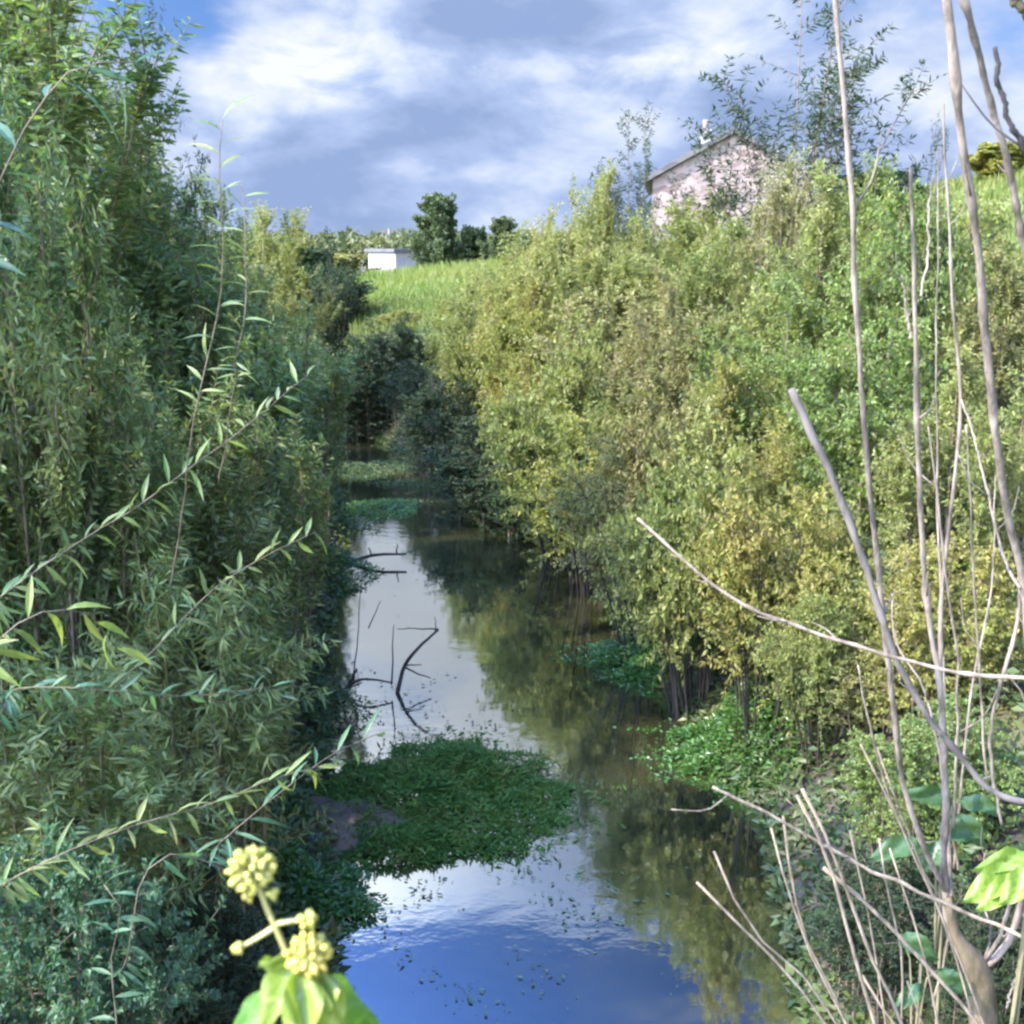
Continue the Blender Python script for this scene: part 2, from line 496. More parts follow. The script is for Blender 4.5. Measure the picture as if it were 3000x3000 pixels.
V = np.concatenate([np.stack([cs - 2.3, ys, ys * 0], 1), np.stack([cs + 2.3, ys, ys * 0], 1)])
n = len(ys)
i = np.arange(n - 1)
F = np.stack([i, n + i, n + i + 1, i + 1], 1)
tag(obj('water', mesh('water', V, F, wm, True)), 'still brown stream reflecting clouds and the lit bank', 'water', kind='structure')

# ------------------------------------------------------------------ plant generator
def grow(seed, H=3.0, R=1.0, n_main=12, n_side=16, n_leaf=14, upright=0.5, side_len=0.7, L=0.08, W=0.025,
         droop=0.2, t0=0.2, long_leaf=False, base_r=0.2, top_pow=1.6, spread=1.0, main_r=0.018, curve=0.25, flat=0.35):
    """a many-stemmed woody plant: (stems V,F), (leaves V,F)"""
    rng = np.random.default_rng(seed)
    polys = []
    ph = rng.uniform(0, 2 * np.pi, n_main)
    rr = np.sqrt(rng.uniform(0.0, 1, n_main)) * spread
    ht = H * (1 - 0.45 * rr ** top_pow) * rng.uniform(0.78, 1.0, n_main)
    P0 = np.stack([np.cos(ph) * base_r * rr, np.sin(ph) * base_r * rr, np.full(n_main, -0.15)], 1)
    P2 = np.stack([np.cos(ph) * R * rr * 0.8, np.sin(ph) * R * rr * 0.8, ht], 1)
    P1 = P0 * 0.45 + P2 * 0.55 + np.stack([-np.cos(ph) * R * .15 * rr, -np.sin(ph) * R * .15 * rr, ht * 0.12], 1) + rng.normal(0, R * .10, (n_main, 3))
    def bez(i, t):
        t = t[:, None]
        return (1 - t) ** 2 * P0[i] + 2 * t * (1 - t) * P1[i] + t ** 2 * P2[i]
    def bezd(i, t):
        t = t[:, None]
        return 2 * (1 - t) * (P1[i] - P0[i]) + 2 * t * (P2[i] - P1[i])
    ts = np.linspace(0, 1, 8)
    for i in range(n_main):
        ii = np.full(8, i)
        polys.append((bez(ii, ts), main_r * rng.uniform(.7, 1.2) * (1 - 0.8 * ts) + 0.002))
    # side shoots
    idx = np.repeat(np.arange(n_main), n_side)
    t = t0 + (1 - t0) * rng.uniform(0, 1, len(idx)) ** 0.75
    S0 = bez(idx, t); T = nrm(bezd(idx, t))
    rnd = nrm(rng.normal(0, 1, (len(idx), 3)) * np.array([1, 1, 0.45]))
    SD = nrm(T * 0.45 + rnd * 0.95 + np.array([0, 0, upright]))
    SL = side_len * rng.uniform(.45, 1.15, len(idx)) * (1.0 - 0.45 * t)
    bend = (upright * 0.35 - droop * 0.6) * SL
    def side(j, s):
        return S0[j] + SD[j] * (SL[j] * s)[:, None] + np.array([0, 0, 1.0]) * (bend[j] * s * s)[:, None]
    s4 = np.linspace(0, 1, 4)
    for j in range(len(idx)):
        jj = np.full(4, j)
        polys.append((side(jj, s4), 0.0042 * (1 - 0.7 * s4)))
    # leaves along the shoots and at the leading tips
    lj = np.repeat(np.arange(len(idx)), n_leaf)
    s = rng.uniform(0.12, 1.02, len(lj))
    LP = side(lj, s)
    pr = nrm(np.cross(SD[lj], rng.normal(0, 1, (len(lj), 3))))
    LD = nrm(SD[lj] * 0.55 + pr * 0.9 + np.array([0, 0, -droop]))
    mi = np.repeat(np.arange(n_main), n_leaf * 2)
    mt = rng.uniform(0.55, 1.0, len(mi))
    LP = np.concatenate([LP, bez(mi, mt)])
    md = nrm(bezd(mi, mt))
    LD = np.concatenate([LD, nrm(md * 0.5 + nrm(np.cross(md, rng.normal(0, 1, (len(mi), 3)))) * 0.9 + np.array([0, 0, -droop]))])
    LN = nrm(rng.normal(0, 1, LP.shape) * (1 - flat) + np.array([0, 0, 1.2]) * flat + 1e-4)
    sz = rng.uniform(.6, 1.2, len(LP))
    if long_leaf:
        lv = leaves_long(LP, LD, LN, L * sz, W * rng.uniform(.8, 1.15, len(LP)), rng.uniform(0, 2 * curve, len(LP)))
    else:
        lv = leaves_small(LP, LD, LN, L * sz, W * sz)
    return tubes(polys, 4, False), lv

PROTO = {}
def proto(key, leaf, bark, **kw):
    (sv, sf), (lv, lf) = grow(**kw)
    PROTO[key] = (mesh(key + '_stems', sv, sf, bark, True), mesh(key + '_foliage', lv, lf, leaf), kw['H'], kw['R'])

# bush: dense rounded bank shrub; osier: dense upright shoots; tall: tall upright-shooted tree
proto('bush_a', LM['olive'], BM['twig'], seed=1, H=3.0, R=1.25, n_main=24, n_side=40, n_leaf=28, upright=.55, side_len=.62, L=.066, W=.026, t0=.10, base_r=.75)
proto('bush_b', LM['olive'], BM['twig'], seed=2, H=3.0, R=1.25, n_main=28, n_side=38, n_leaf=27, upright=.85, side_len=.60, L=.075, W=.020, t0=.10, base_r=.75)
proto('bush_c', LM['olive'], BM['twig'], seed=3, H=3.0, R=1.3, n_main=22, n_side=44, n_leaf=26, upright=.25, side_len=.70, L=.060, W=.036, t0=.08, droop=.35, base_r=.75)
proto('osier_a', LM['poplar'], BM['olive_twig'], seed=4, H=6.0, R=1.6, n_main=26, n_side=46, n_leaf=32, upright=1.0, side_len=.75, L=.066, W=.028, t0=.16, top_pow=2.2)
proto('osier_b', LM['poplar'], BM['olive_twig'], seed=5, H=6.0, R=1.6, n_main=30, n_side=42, n_leaf=32, upright=1.15, side_len=.70, L=.070, W=.026, t0=.14, top_pow=2.0)
proto('willow_a', LM['willow'], BM['olive_twig'], seed=6, H=3.4, R=1.35, n_main=20, n_side=26, n_leaf=17, upright=.25, side_len=.75, L=.125, W=.023, t0=.08, long_leaf=True, droop=.35, base_r=.7)
proto('willow_b', LM['willow'], BM['olive_twig'], seed=7, H=3.4, R=1.35, n_main=20, n_side=26, n_leaf=17, upright=.45, side_len=.65, L=.115, W=.024, t0=.08, long_leaf=True, droop=.25, base_r=.7)
proto('wispy', LM['willow_pale'], BM['twig'], seed=18, H=6.0, R=1.7, n_main=16, n_side=22, n_leaf=17, upright=.45, side_len=.80, L=.100, W=.021, t0=.32, long_leaf=True, droop=.15, top_pow=2.0, main_r=.015)
proto('arch', LM['olive'], BM['wet_and_shade'], seed=12, H=2.6, R=1.4, n_main=18, n_side=40, n_leaf=26, upright=.10, side_len=.85, L=.066, W=.030, t0=.36, droop=.22, base_r=.3, top_pow=1.0)  # near-black bark paints the hollow's shade onto these stems
proto('far_tree', LM['far'], BM['twig'], seed=9, H=6.0, R=2.2, n_main=26, n_side=30, n_leaf=18, upright=.3, side_len=1.0, L=.26, W=.15, t0=.18, top_pow=2.6, main_r=.05)

def plant(name, key, loc, H, R, label, cat, leaf=None, rot=None, group=None, stem_name='stem', fol_name='foliage', lean=(0, 0)):
    sm, fm, h0, r0 = PROTO[key]
    r = empty(name, loc, label, cat, group)
    r.rotation_euler = (lean[0], lean[1], random.uniform(0, 6.28) if rot is None else rot)
    r.scale = (R / r0, R / r0, H / h0)
    obj(stem_name, sm, r)
    obj(fol_name, fm, r, leaf)
    return r

random.seed(11)
def shrub(px, top, Yd, wpx, key, leaf, label, name='bank_shrub', cat='shrub', group=None, sink=0.0, **kw):
    """a shrub whose top shows at (px, top) of the photo at distance Yd, wpx wide"""
    q = at(px, top, Yd)
    bz = tz(q.x, Yd) - sink
    if q.z - bz < .9: print('LOW', label, q.z - bz)
    return plant(name, key, (q.x, Yd, bz), max(q.z - bz, 0.5) * (1.14 if key.startswith('bush') else 1.05), 0.5 * wpx / F_PX * Yd * 1.35, label, cat, leaf, group=group, **kw)

# ------------------------------------------------------------------ buildings and far things
def box(x0, x1, y0, y1, z0, z1):
    V = [(x0, y0, z0), (x1, y0, z0), (x1, y1, z0), (x0, y1, z0), (x0, y0, z1), (x1, y0, z1), (x1, y1, z1), (x0, y1, z1)]
    F = [(0, 3, 2, 1), (4, 5, 6, 7), (0, 1, 5, 4), (1, 2, 6, 5), (2, 3, 7, 6), (3, 0, 4, 7)]
    return V, F

def boxes(lst):
    V, F = [], []
    for b_ in lst:
        v, f = box(*b_)
        F += [tuple(a + len(V) for a in q) for q in f]
        V += v
    return np.array(V, float), np.array(F)

def wall_mat(name, c1, c2, c3, scale=6.0, stone=True):
    m, k = new_mat(name)
    t = k.n('ShaderNodeTexCoord').outputs['Object']
    if stone:
        vo = k.n('ShaderNodeTexVoronoi'); vo.inputs['Scale'].default_value = scale
        k.put(vo.inputs['Vector'], k.vmath('MULTIPLY', t, (1, 1, 1.7)))
        cell = vo.outputs['Color']
        s_ = k.n('ShaderNodeSeparateColor'); k.t.links.new(cell, s_.inputs[0])
        f = s_.outputs[0]
    else:
        f = k.noise(t, scale, 5, .6).outputs[0]
    nz = k.noise(t, 1.3, 5, .65).outputs[0]
    c = k.mix(k.rng(f, .2, .8), c1 + (1,), c2 + (1,))
    c = k.mix(k.rng(nz, .45, .7, 0, .8), c, c3 + (1,))
    p = k.n('ShaderNodeBsdfPrincipled'); k.put(p.inputs['Base Color'], c); p.inputs['Roughness'].default_value = .85
    b = k.n('ShaderNodeBump'); b.inputs['Strength'].default_value = .5; b.inputs['Distance'].default_value = .03
    k.put(b.inputs['Height'], f); k.t.links.new(b.outputs[0], p.inputs['Normal'])
    o = k.n('ShaderNodeOutputMaterial'); k.t.links.new(p.outputs[0], o.inputs[0])
    return m

M_stone = wall_mat('pinkish_stone', (.15, .105, .092), (.28, .21, .19), (.22, .19, .175), 4.5)
M_render = wall_mat('pale_render', (.30, .28, .27), (.36, .34, .33), (.24, .23, .22), 3.0, False)
M_white = wall_mat('white_boards', (.22, .22, .22), (.28, .28, .27), (.17, .18, .19), 2.0, False)
M_slate = wall_mat('dark_slate', (.060, .058, .065), (.11, .10, .10), (.09, .10, .07), 4.0)
M_glass = wall_mat('dark_pane', (.03, .035, .04), (.05, .055, .06), (.04, .045, .05), 2.0, False)
M_pole = bark_mat('weathered_pole', (.10, .085, .07), (.18, .16, .14), 12)

# stone house on the right, gable towards the stream
HY = 34.0
eave = at(1915, 512, HY); apex = at(2150, 392, HY)
hw = apex.x - eave.x
ez, az = eave.z - 0.1, apex.z
hb = tz(apex.x, HY + 3) - 0.4
house = empty('stone_house', (apex.x, HY, hb), 'old pinkish stone house with gable end above the right bank thicket', 'house')
house.rotation_euler = (0, 0, R_(-8))
dz_e, dz_a = ez - hb, az - hb
LEN = 8.5
V = [(-hw, 0, 0), (hw, 0, 0), (hw, 0, dz_e), (0, 0, dz_a), (-hw, 0, dz_e), (-hw, LEN, 0), (hw, LEN, 0), (hw, LEN, dz_e), (0, LEN, dz_a), (-hw, LEN, dz_e)]
me = mesh('house_wall', V, [np.array([[0, 1, 2, 3, 4], [9, 8, 7, 6, 5]]), np.array([[0, 4, 9, 5], [1, 6, 7, 2]])], M_stone)
obj('wall', me, house)
sl = (dz_a - dz_e) / hw
def roof_slab(sgn, x_in, x_out, y0, y1, th):
    zs = lambda x: dz_a - abs(x) * sl + .02
    a, b_ = sgn * x_in, sgn * x_out
    return [(a, y0, zs(a)), (b_, y0, zs(b_)), (b_, y1, zs(b_)), (a, y1, zs(a)), (a, y0, zs(a) + th), (b_, y0, zs(b_) + th), (b_, y1, zs(b_) + th), (a, y1, zs(a) + th)]
Fq = np.array([(0, 3, 2, 1), (4, 5, 6, 7), (0, 1, 5, 4), (1, 2, 6, 5), (2, 3, 7, 6), (3, 0, 4, 7)])
V = roof_slab(-1, 0.004, hw + .28, -.16, LEN + .16, .17) + roof_slab(1, 0.004, hw + .28, -.16, LEN + .16, .17)
roof = obj('roof', mesh('house_roof', V, np.concatenate([Fq, Fq + 8]), M_slate), house)
ct = at(2052, 372, HY + 1.2); cb = dz_a - 1.0
cx = ct.x - apex.x
v1, f1 = boxes([(cx - .15, cx + .15, 1.0, 1.5, cb - .4, ct.z - hb - .2), (cx - .19, cx + .19, .95, 1.55, ct.z - hb - .2, ct.z - hb - .08)])
ch = obj('chimney', mesh('chimney', v1, f1, M_render), roof)
pv, pf = tubes([(np.array([(cx, 1.25, ct.z - hb - .08), (cx, 1.25, ct.z - hb + .22)]), np.array([.10, .085]))], 10)
obj('chimney_pot', mesh('chimney_pot', pv, pf, M_stone, True), roof)
# white barn far down the valley
BY = 105.0
bc = at(1158, 738, BY)
barn = empty('white_barn', (bc.x, BY, 0.8), 'long low white barn with thin dark roof beyond the grassy bank', 'barn')
barn.rotation_euler = (0, 0, R_(32))
bh = bc.z - 0.8
v1, f1 = boxes([(0, 9.5, 0, 6.0, 0, bh)])
obj('wall', mesh('barn_wall', v1, f1, M_white), barn)
v1, f1 = boxes([(-.25, 9.8, -.25, 6.3, bh + .003, bh + .28)])
obj('roof', mesh('barn_roof', v1, f1, M_slate), barn)
for x0 in (2.2, 5.4):
    v1, f1 = boxes([(x0, x0 + 1.5, -.04, -.002, bh - 1.5, bh - .6)])
    obj('window', mesh('barn_window', v1, f1, M_glass), barn)

# utility pole behind the barn
pt = at(1140, 670, 150.0)
pole = empty('utility_pole', (pt.x, 150, 2.0), 'thin wooden utility pole with a crossarm above the white barn', 'utility pole')
v1, f1 = tubes([(np.array([(0, 0, -.5), (0, 0, pt.z - 2.0)]), np.array([.24, .2]))], 8)
obj('post', mesh('pole_post', v1, f1, M_pole, True), pole)
v1, f1 = boxes([(-1.2, 1.2, -.1, .1, pt.z - 2.5, pt.z - 2.2), (-.8, .8, -.1, .1, pt.z - 3.3, pt.z - 3.05)])
obj('crossarm', mesh('pole_crossarm', v1, f1, M_pole), pole)

# hedgerows and woods at the horizon: one mass nobody could count
rng = np.random.default_rng(77)
Ps = []
for (x0, x1, yy, h, n) in ((-60, -8, 118, 2.6, 5000), (-90, 40, 190, 3.6, 9000), (-20, 60, 150, 3.2, 4000), (-160, 120, 320, 6.0, 7000), (20, 130, 130, 7, 7000)):
    x = rng.uniform(x0, x1, n)
    top = h * (0.62 + 0.38 * (0.5 + 0.5 * vnoise(x * .5, x * 0 + yy, .6, 4)))
    z = rng.uniform(0, 1, n) ** 0.8 * top
    y = yy + rng.normal(0, 2.2, n)
    Ps.append(np.stack([x, y, 2.2 + z], 1))
P = np.concatenate(Ps)
sz = P[:, 1] / 120.0
lv = leaves_small(P, rng.normal(0, 1, P.shape), rng.normal(0, 1, P.shape), .75 * sz, .55 * sz)
tag(obj('far_wood', mesh('far_wood', *lv, LM['far'])), 'low dark hedgerows and woods along the horizon', 'wood', kind='stuff')

# the trees beside the barn
def far_tree(px, top, Yd, wpx, label, leaf=None, name='tree', bz=None):
    q = at(px, top, Yd)
    z0 = tz(q.x, Yd) - .2 if bz is None else bz
    return plant(name, 'far_tree', (q.x, Yd, z0), (q.z - z0) * 1.08, .5 * wpx / F_PX * Yd * 1.15, label, 'tree', leaf, stem_name='trunk', fol_name='crown')
far_tree(1292, 572, 62, 185, 'round topped green tree standing alone to the right of the white barn')
far_tree(1395, 665, 66, 130, 'low dark tree just right of the round topped lone tree', LM['dark'])
far_tree(1470, 640, 58, 130, 'dark bushy tree half hidden behind the yellowing right bank thicket', LM['far'])
far_tree(1010, 745, 75, 190, 'yellowish brown low tree left of the white barn', LM['brownish'])
far_tree(930, 730, 48, 200, 'dark blue green bush at the far end of the left bank', LM['dark'], 'bush')
far_tree(2960, 420, 40, 260, 'yellowing green tree on the grassy slope at the right edge', LM['yellow'])
far_tree(2560, 505, 36, 330, 'dark brown hedge bush on the skyline right of the house', LM['dark'], 'bush')

# ------------------------------------------------------------------ left bank
LG = 'willows crowding the left bank'
def left(px, top, Yd, wpx, key, leaf, label, **kw):
    return shrub(px, top, Yd, wpx, key, leaf, label, name=kw.pop('name', 'willow_shrub'), cat=kw.pop('cat', 'shrub'), **kw)
# tall upright trees of the upper left
left(-60, -260, 11.0, 800, 'osier_a', None, 'tallest upright tree of the left bank, cut by the top left corner', name='upright_tree', cat='tree')
left(170, 30, 12.5, 440, 'osier_b', None, 'tall tree with upright leafy spires against the sky at upper left', name='upright_tree', cat='tree')
left(430, 370, 15.0, 380, 'osier_a', None, 'slim upright tree right of the tall spired tree', name='upright_tree', cat='tree')
left(590, 530, 17.0, 360, 'osier_b', None, 'green upright tree behind the single long leaved shoot', name='upright_tree', cat='tree')
left(770, 598, 20.5, 400, 'osier_a', LM['olive'], 'rounded olive tree ending the left bank tree line', name='round_tree', cat='tree')
left(890, 690, 25.0, 260, 'bush_a', LM['dark'], 'dark bush right of the rounded olive tree on left bank', name='dark_bush', cat='bush')
left(960, 770, 31.0, 240, 'bush_c', LM['dark'], 'small dark bush at the end of the left bank', name='dark_bush', cat='bush')
left(-420, -900, 8.0, 1500, 'osier_b', None, 'very tall tree beyond the left edge whose lower twigs reach into view', name='upright_tree', cat='tree')
# lower shrubs that hang over the water's left edge
left(760, 900, 13.0, 480, 'bush_a', LM['poplar'], 'shaded willow overhanging the water below the rounded olive tree')
left(830, 960, 17.5, 340, 'bush_b', LM['olive'], 'olive green shrub at the water edge past the overhanging willow')
left(560, 760, 11.0, 620, 'bush_b', LM['poplar'], 'dense green shrub below the slim upright tree')
left(300, 640, 8.6, 900, 'bush_a', LM['poplar'], 'dense dark shrub in the middle of the left bank')
left(700, 1160, 9.6, 420, 'bush_a', LM['olive'], 'olive shrub leaning over the bright strip of water')
left(520, 1040, 7.6, 760, 'bush_b', LM['willow'], 'broad willow shrub in the middle of the left side')
left(60, 930, 6.0, 900, 'bush_b', LM['willow'], 'small leaved willow shrub at the left edge of the picture, middle height')
left(640, 1640, 7.4, 400, 'bush_b', LM['poplar'], 'low green shrub at the water edge above the bare mud')
left(470, 1500, 5.4, 720, 'willow_a', LM['willow'], 'willow with brown arching branches above the black gap')
left(80, 1900, 4.3, 900, 'willow_b', LM['willow'], 'near willow filling the lower left edge')
left(160, 2420, 3.5, 800, 'bush_c', LM['deep'], 'blue green shrub in the bottom left corner')
left(560, 2620, 4.3, 480, 'bush_c', LM['dark'], 'dark leafy shrub behind the yellow ivy flowers')
left(-120, 250, 5.6, 760, 'bush_b', LM['poplar'], 'tall green shrub at the far left edge behind the near drooping leaves')

shrub(430, -20, 12.5, 330, 'wispy', LM['dark'], 'wispy dark spires of a thin tree against the sky at upper left', name='wispy_tree', cat='tree')
plant('upright_tree', 'osier_b', (-5.3, 3.4, tz(-5.3, 3.4)), 7.6, 1.3, 'unseen tree added just outside the left edge to shade the near bank', 'tree')  # unseen tree, added and sized to shade the lower right bank
# one young willow sending arching branches and shoots through the left bank foliage
root = at(430, 3000, 3.6)
yw = empty('arching_willow', (root.x, 3.6, tz(root.x, 3.6)), 'willow with long thin arching branches and drooping grey green leaves', 'willow')
inv = Vector(yw.location)
def branch(pts_, Ls, nleaf, leaf, seed, r0=.010, droop=.45, t0=.25, W=.022, parent=yw, name='branch', lname='leaves'):
    rg = np.random.default_rng(seed)
    a_, b_ = pts_[0], pts_[1]
    if name == 'shoot': pts = [(a_[0] - 60, a_[1] + 420, a_[2] + .7), (a_[0] - 15, a_[1] + 150, a_[2] + .35)] + list(pts_)
    else: pts = [(a_[0] - 190, a_[1] + 210, a_[2] + 1.0), (a_[0] - 70, a_[1] + 70, a_[2] + .4)] + list(pts_)
    t0 = t0 * .6 + .18
    pp = [tuple(at(*q) - inv) for q in pts]
    path = smooth_path(pp, 26, rg, .006)
    tv, tf = tubes([(path, np.linspace(r0 * .48, .0014, 26))], 6)
    br = obj(name, mesh('branch', tv, tf, BM['twig'], True), parent)
    nleaf = int(nleaf * 1.6)
    t = np.linspace(t0, 1.0, nleaf)
    ii = np.clip(t * 25, 0, 24.99).astype(int); fr_ = (t * 25 - ii)[:, None]
    LP = path[ii] * (1 - fr_) + path[np.minimum(ii + 1, 25)] * fr_
    T = nrm(path[np.minimum(ii + 1, 25)] - path[ii])
    sgn = np.where(np.arange(nleaf) % 2 == 0, 1.0, -1.0)[:, None]
    side = nrm(np.cross(T, np.array([0.15, -1.0, 0.1]))) * sgn + rg.normal(0, .35, (nleaf, 3))
    LD = nrm(T * .75 + side * .75 + np.array([0, 0, -droop]))
    LN = nrm(np.array([-.1, -.35, .9]) + rg.normal(0, .35, (nleaf, 3)))
    v_, f_ = leaves_long(LP, LD, LN, Ls * .86 * rg.uniform(.7, 1.15, nleaf), W * .85 * rg.uniform(.8, 1.2, nleaf), rg.uniform(.1, .7, nleaf))
    obj(lname, mesh('branch_leaves', v_, f_, leaf), br)
WL, WP = LM['willow'], LM['deep']
branch([(60, 2560, 3.2), (380, 2420, 3.3), (640, 2345, 3.4), (800, 2280, 3.5), (930, 2245, 3.6)], .125, 34, WL, 1, .008, .5, .3)
branch([(380, 2800, 3.2), (420, 2560, 3.2), (500, 2500, 3.2), (620, 2530, 3.3), (760, 2600, 3.4)], .115, 18, WP, 2, .007, .75)
branch([(20, 1740, 3.8), (230, 1590, 3.9), (430, 1470, 4.0), (600, 1340, 4.1), (760, 1210, 4.3), (900, 1100, 4.5)], .125, 40, WL, 3, .009, .35)
branch([(420, 1930, 4.0), (620, 1730, 4.1), (780, 1630, 4.2), (920, 1560, 4.3)], .12, 26, WL, 4, .007, .4)
branch([(80, 2010, 3.6), (300, 2025, 3.6), (560, 2040, 3.8), (800, 2010, 4.0)], .11, 28, WP, 5, .007, .35)
branch([(700, 2420, 3.6), (860, 2290, 3.7), (1010, 2190, 3.9), (1100, 2150, 4.0)], .15, 16, WP, 6, .007, .15)
branch([(560, 1300, 3.3), (640, 900, 3.2), (655, 640, 3.15), (640, 480, 3.1), (655, 350, 3.1), (652, 350, 3.1)], .105, 17, WL, 7, .007, .25, .66, .014, name='shoot')
branch([(700, 1000, 3.4), (720, 760, 3.4), (712, 600, 3.4), (705, 540, 3.4)], (.09), 14, WL, 8, .006, .2, .5, .013, name='shoot')
branch([(-60, 700, 2.3), (60, 380, 2.3), (240, 190, 2.35), (400, 175, 2.4)], .15, 15, WP, 9, .007, .55, .2, .028)
branch([(-30, 1900, 2.7), (120, 1790, 2.7), (250, 1790, 2.8), (340, 1900, 2.9)], .13, 14, LM['fresh'], 12, .006, .2, .3, .028)
branch([(340, 3060, 2.9), (330, 2800, 3.0), (350, 2650, 3.0), (300, 2590, 3.0)], .12, 12, WP, 13, .006, .5, .5)

# ------------------------------------------------------------------ right bank
def right(px, top, Yd, wpx, key, leaf, label, **kw):
    return shrub(px, top, Yd, wpx, key, leaf, label, name=kw.pop('name', 'bank_shrub'), cat=kw.pop('cat', 'shrub'), **kw)
# skyline shrubs
right(1570, 690, 18.5, 300, 'bush_b', LM['yellow'], 'yellow green shrub at the left end of the right bank thicket')
right(1680, 620, 17.5, 320, 'bush_b', LM['olive'], 'upright olive shrub rising to a spire left of the house')
right(1745, 535, 18.5, 240, 'bush_a', LM['olive'], 'leafy shrub top poking up just left of the house eave')
right(1960, 625, 17, 400, 'bush_a', LM['olive'], 'olive shrub in front of the stone gable')
right(2270, 550, 15, 400, 'bush_b', LM['brownish'], 'brownish shrub topped with pale dry seed heads right of the gable')
right(2140, 690, 13.5, 380, 'bush_a', LM['olive'], 'grey olive shrub below the stone gable')
right(2480, 545, 12.5, 420, 'bush_a', LM['olive'], 'olive shrub behind the tall bare stem')
right(2700, 530, 11.0, 420, 'bush_c', LM['fresh'], 'fresh green bush behind the right hand bare stems')
right(2960, 760, 10.5, 380, 'bush_a', LM['brownish'], 'olive brown bush below the grassy slope at right edge')
# lit face of the thicket
right(1420, 880, 19.5, 260, 'bush_a', LM['olive'], 'low olive shrub between the grassy bank and the yellow thicket')
right(1560, 850, 17.2, 340, 'bush_a', LM['yellow'], 'warm yellow shrub beside the shaded dark bushes')
right(1790, 820, 15.5, 420, 'bush_c', LM['brownish'], 'brown tinged shrub in the centre of the lit thicket')
right(1600, 1060, 15.6, 330, 'bush_b', LM['yellow'], 'yellow shrub hanging over the stream beside the dark hollow')
right(2010, 860, 13.2, 420, 'bush_b', LM['brownish'], 'olive brown shrub in the middle of the lit thicket')
right(2310, 850, 11.2, 460, 'bush_a', LM['fresh'], 'bright green shrub behind the grey cut stub')
right(1800, 1150, 13.4, 360, 'bush_a', LM['olive'], 'olive shrub leaning towards the water, right of the yellow one')
right(2040, 1250, 11.2, 360, 'bush_c', LM['brownish'], 'brown leaved bramble above the tip of the diagonal twig')
right(2590, 900, 9.3, 480, 'bush_c', LM['fresh'], 'green bush between the tall bare stems')
right(2880, 1050, 8.2, 460, 'bush_a', LM['olive'], 'dense olive green bush at the right edge')
right(2260, 1330, 9.4, 420, 'bush_b', LM['yellow'], 'yellow green shrub above the diagonal twig')
right(2520, 1500, 8.0, 420, 'bush_a', LM['olive'], 'leafy shrub behind the crossing of the bare stems')
right(2800, 1560, 6.8, 460, 'bush_c', LM['yellow'], 'yellowing bramble at the right, behind the bare trunk')
right(2600, 1850, 7.2, 380, 'bush_c', LM['brownish'], 'low brownish bramble above the green water plants')
right(2760, 2050, 5.6, 460, 'bush_c', LM['fresh'], 'green shrub behind the fork of the bare shrub')
right(2640, 2500, 4.7, 460, 'bush_c', LM['dark'], 'dark leafy bush under the dry stalks')
right(2900, 2620, 4.2, 320, 'bush_c', LM['dark'], 'dark bush behind the mossy trunk at bottom right')
right(2080, 1640, 10.2, 280, 'bush_c', LM['dark'], 'bush coloured dark as the shaded hollow at the water edge behind the green plants')  # leaf colour kept dark to fill the thicket's hollow with shade
right(1460, 735, 19.5, 290, 'bush_b', LM['olive'], 'pale olive shrub where the thicket meets the grassy field')
right(1400, 850, 25, 220, 'bush_a', LM['yellow'], 'low yellowish shrub on the edge of the grassy field')
right(1680, 1330, 14.3, 300, 'bush_c', LM['olive'], 'low olive shrub dipping to the water below the yellow one')
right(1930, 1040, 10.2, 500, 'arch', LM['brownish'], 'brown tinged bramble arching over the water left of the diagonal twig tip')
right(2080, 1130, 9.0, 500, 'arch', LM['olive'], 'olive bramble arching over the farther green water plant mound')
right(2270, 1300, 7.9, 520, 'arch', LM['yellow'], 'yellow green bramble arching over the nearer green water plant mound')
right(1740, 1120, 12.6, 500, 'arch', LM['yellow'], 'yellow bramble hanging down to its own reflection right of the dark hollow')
right(2170, 1090, 10.8, 380, 'bush_a', LM['yellow'], 'yellowish shrub between the brown bramble and the grey stub')
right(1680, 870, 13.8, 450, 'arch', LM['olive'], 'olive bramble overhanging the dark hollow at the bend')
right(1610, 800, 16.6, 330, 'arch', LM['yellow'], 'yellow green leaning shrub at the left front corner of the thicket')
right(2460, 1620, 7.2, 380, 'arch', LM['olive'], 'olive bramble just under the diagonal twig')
right(2350, 590, 14.2, 330, 'bush_a', LM['brownish'], 'brown shrub hiding the right half of the stone gable')
right(1370, 900, 22, 240, 'bush_a', LM['olive'], 'soft green shrub just behind the shaded bushes')
# bushes in the stream's bend, their shade put into a dark leaf colour
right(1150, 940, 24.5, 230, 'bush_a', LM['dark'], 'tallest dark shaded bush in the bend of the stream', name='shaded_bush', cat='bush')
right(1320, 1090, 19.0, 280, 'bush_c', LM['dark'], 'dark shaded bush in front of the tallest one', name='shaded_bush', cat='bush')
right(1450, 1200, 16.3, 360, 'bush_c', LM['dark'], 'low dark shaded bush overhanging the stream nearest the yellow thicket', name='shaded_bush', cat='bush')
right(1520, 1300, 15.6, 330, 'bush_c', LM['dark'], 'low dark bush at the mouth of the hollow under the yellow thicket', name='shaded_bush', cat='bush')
right(1890, 1540, 11.6, 300, 'bush_c', LM['dark'], 'bush coloured dark for the shade below the arching brown bramble', name='shaded_bush', cat='bush')  # added to darken the undercut; the shade is in its leaf colour
right(2240, 1700, 8.9, 320, 'bush_c', LM['dark'], 'bush coloured dark for the shade between the two green water plant mounds', name='shaded_bush', cat='bush')  # likewise added, dark leaves standing for shade under the brambles
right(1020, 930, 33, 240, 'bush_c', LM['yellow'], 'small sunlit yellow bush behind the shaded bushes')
right(1190, 1000, 29, 180, 'bush_b', LM['yellow'], 'yellow brown weed clump beside the shaded bushes', name='weed_clump', cat='weeds')
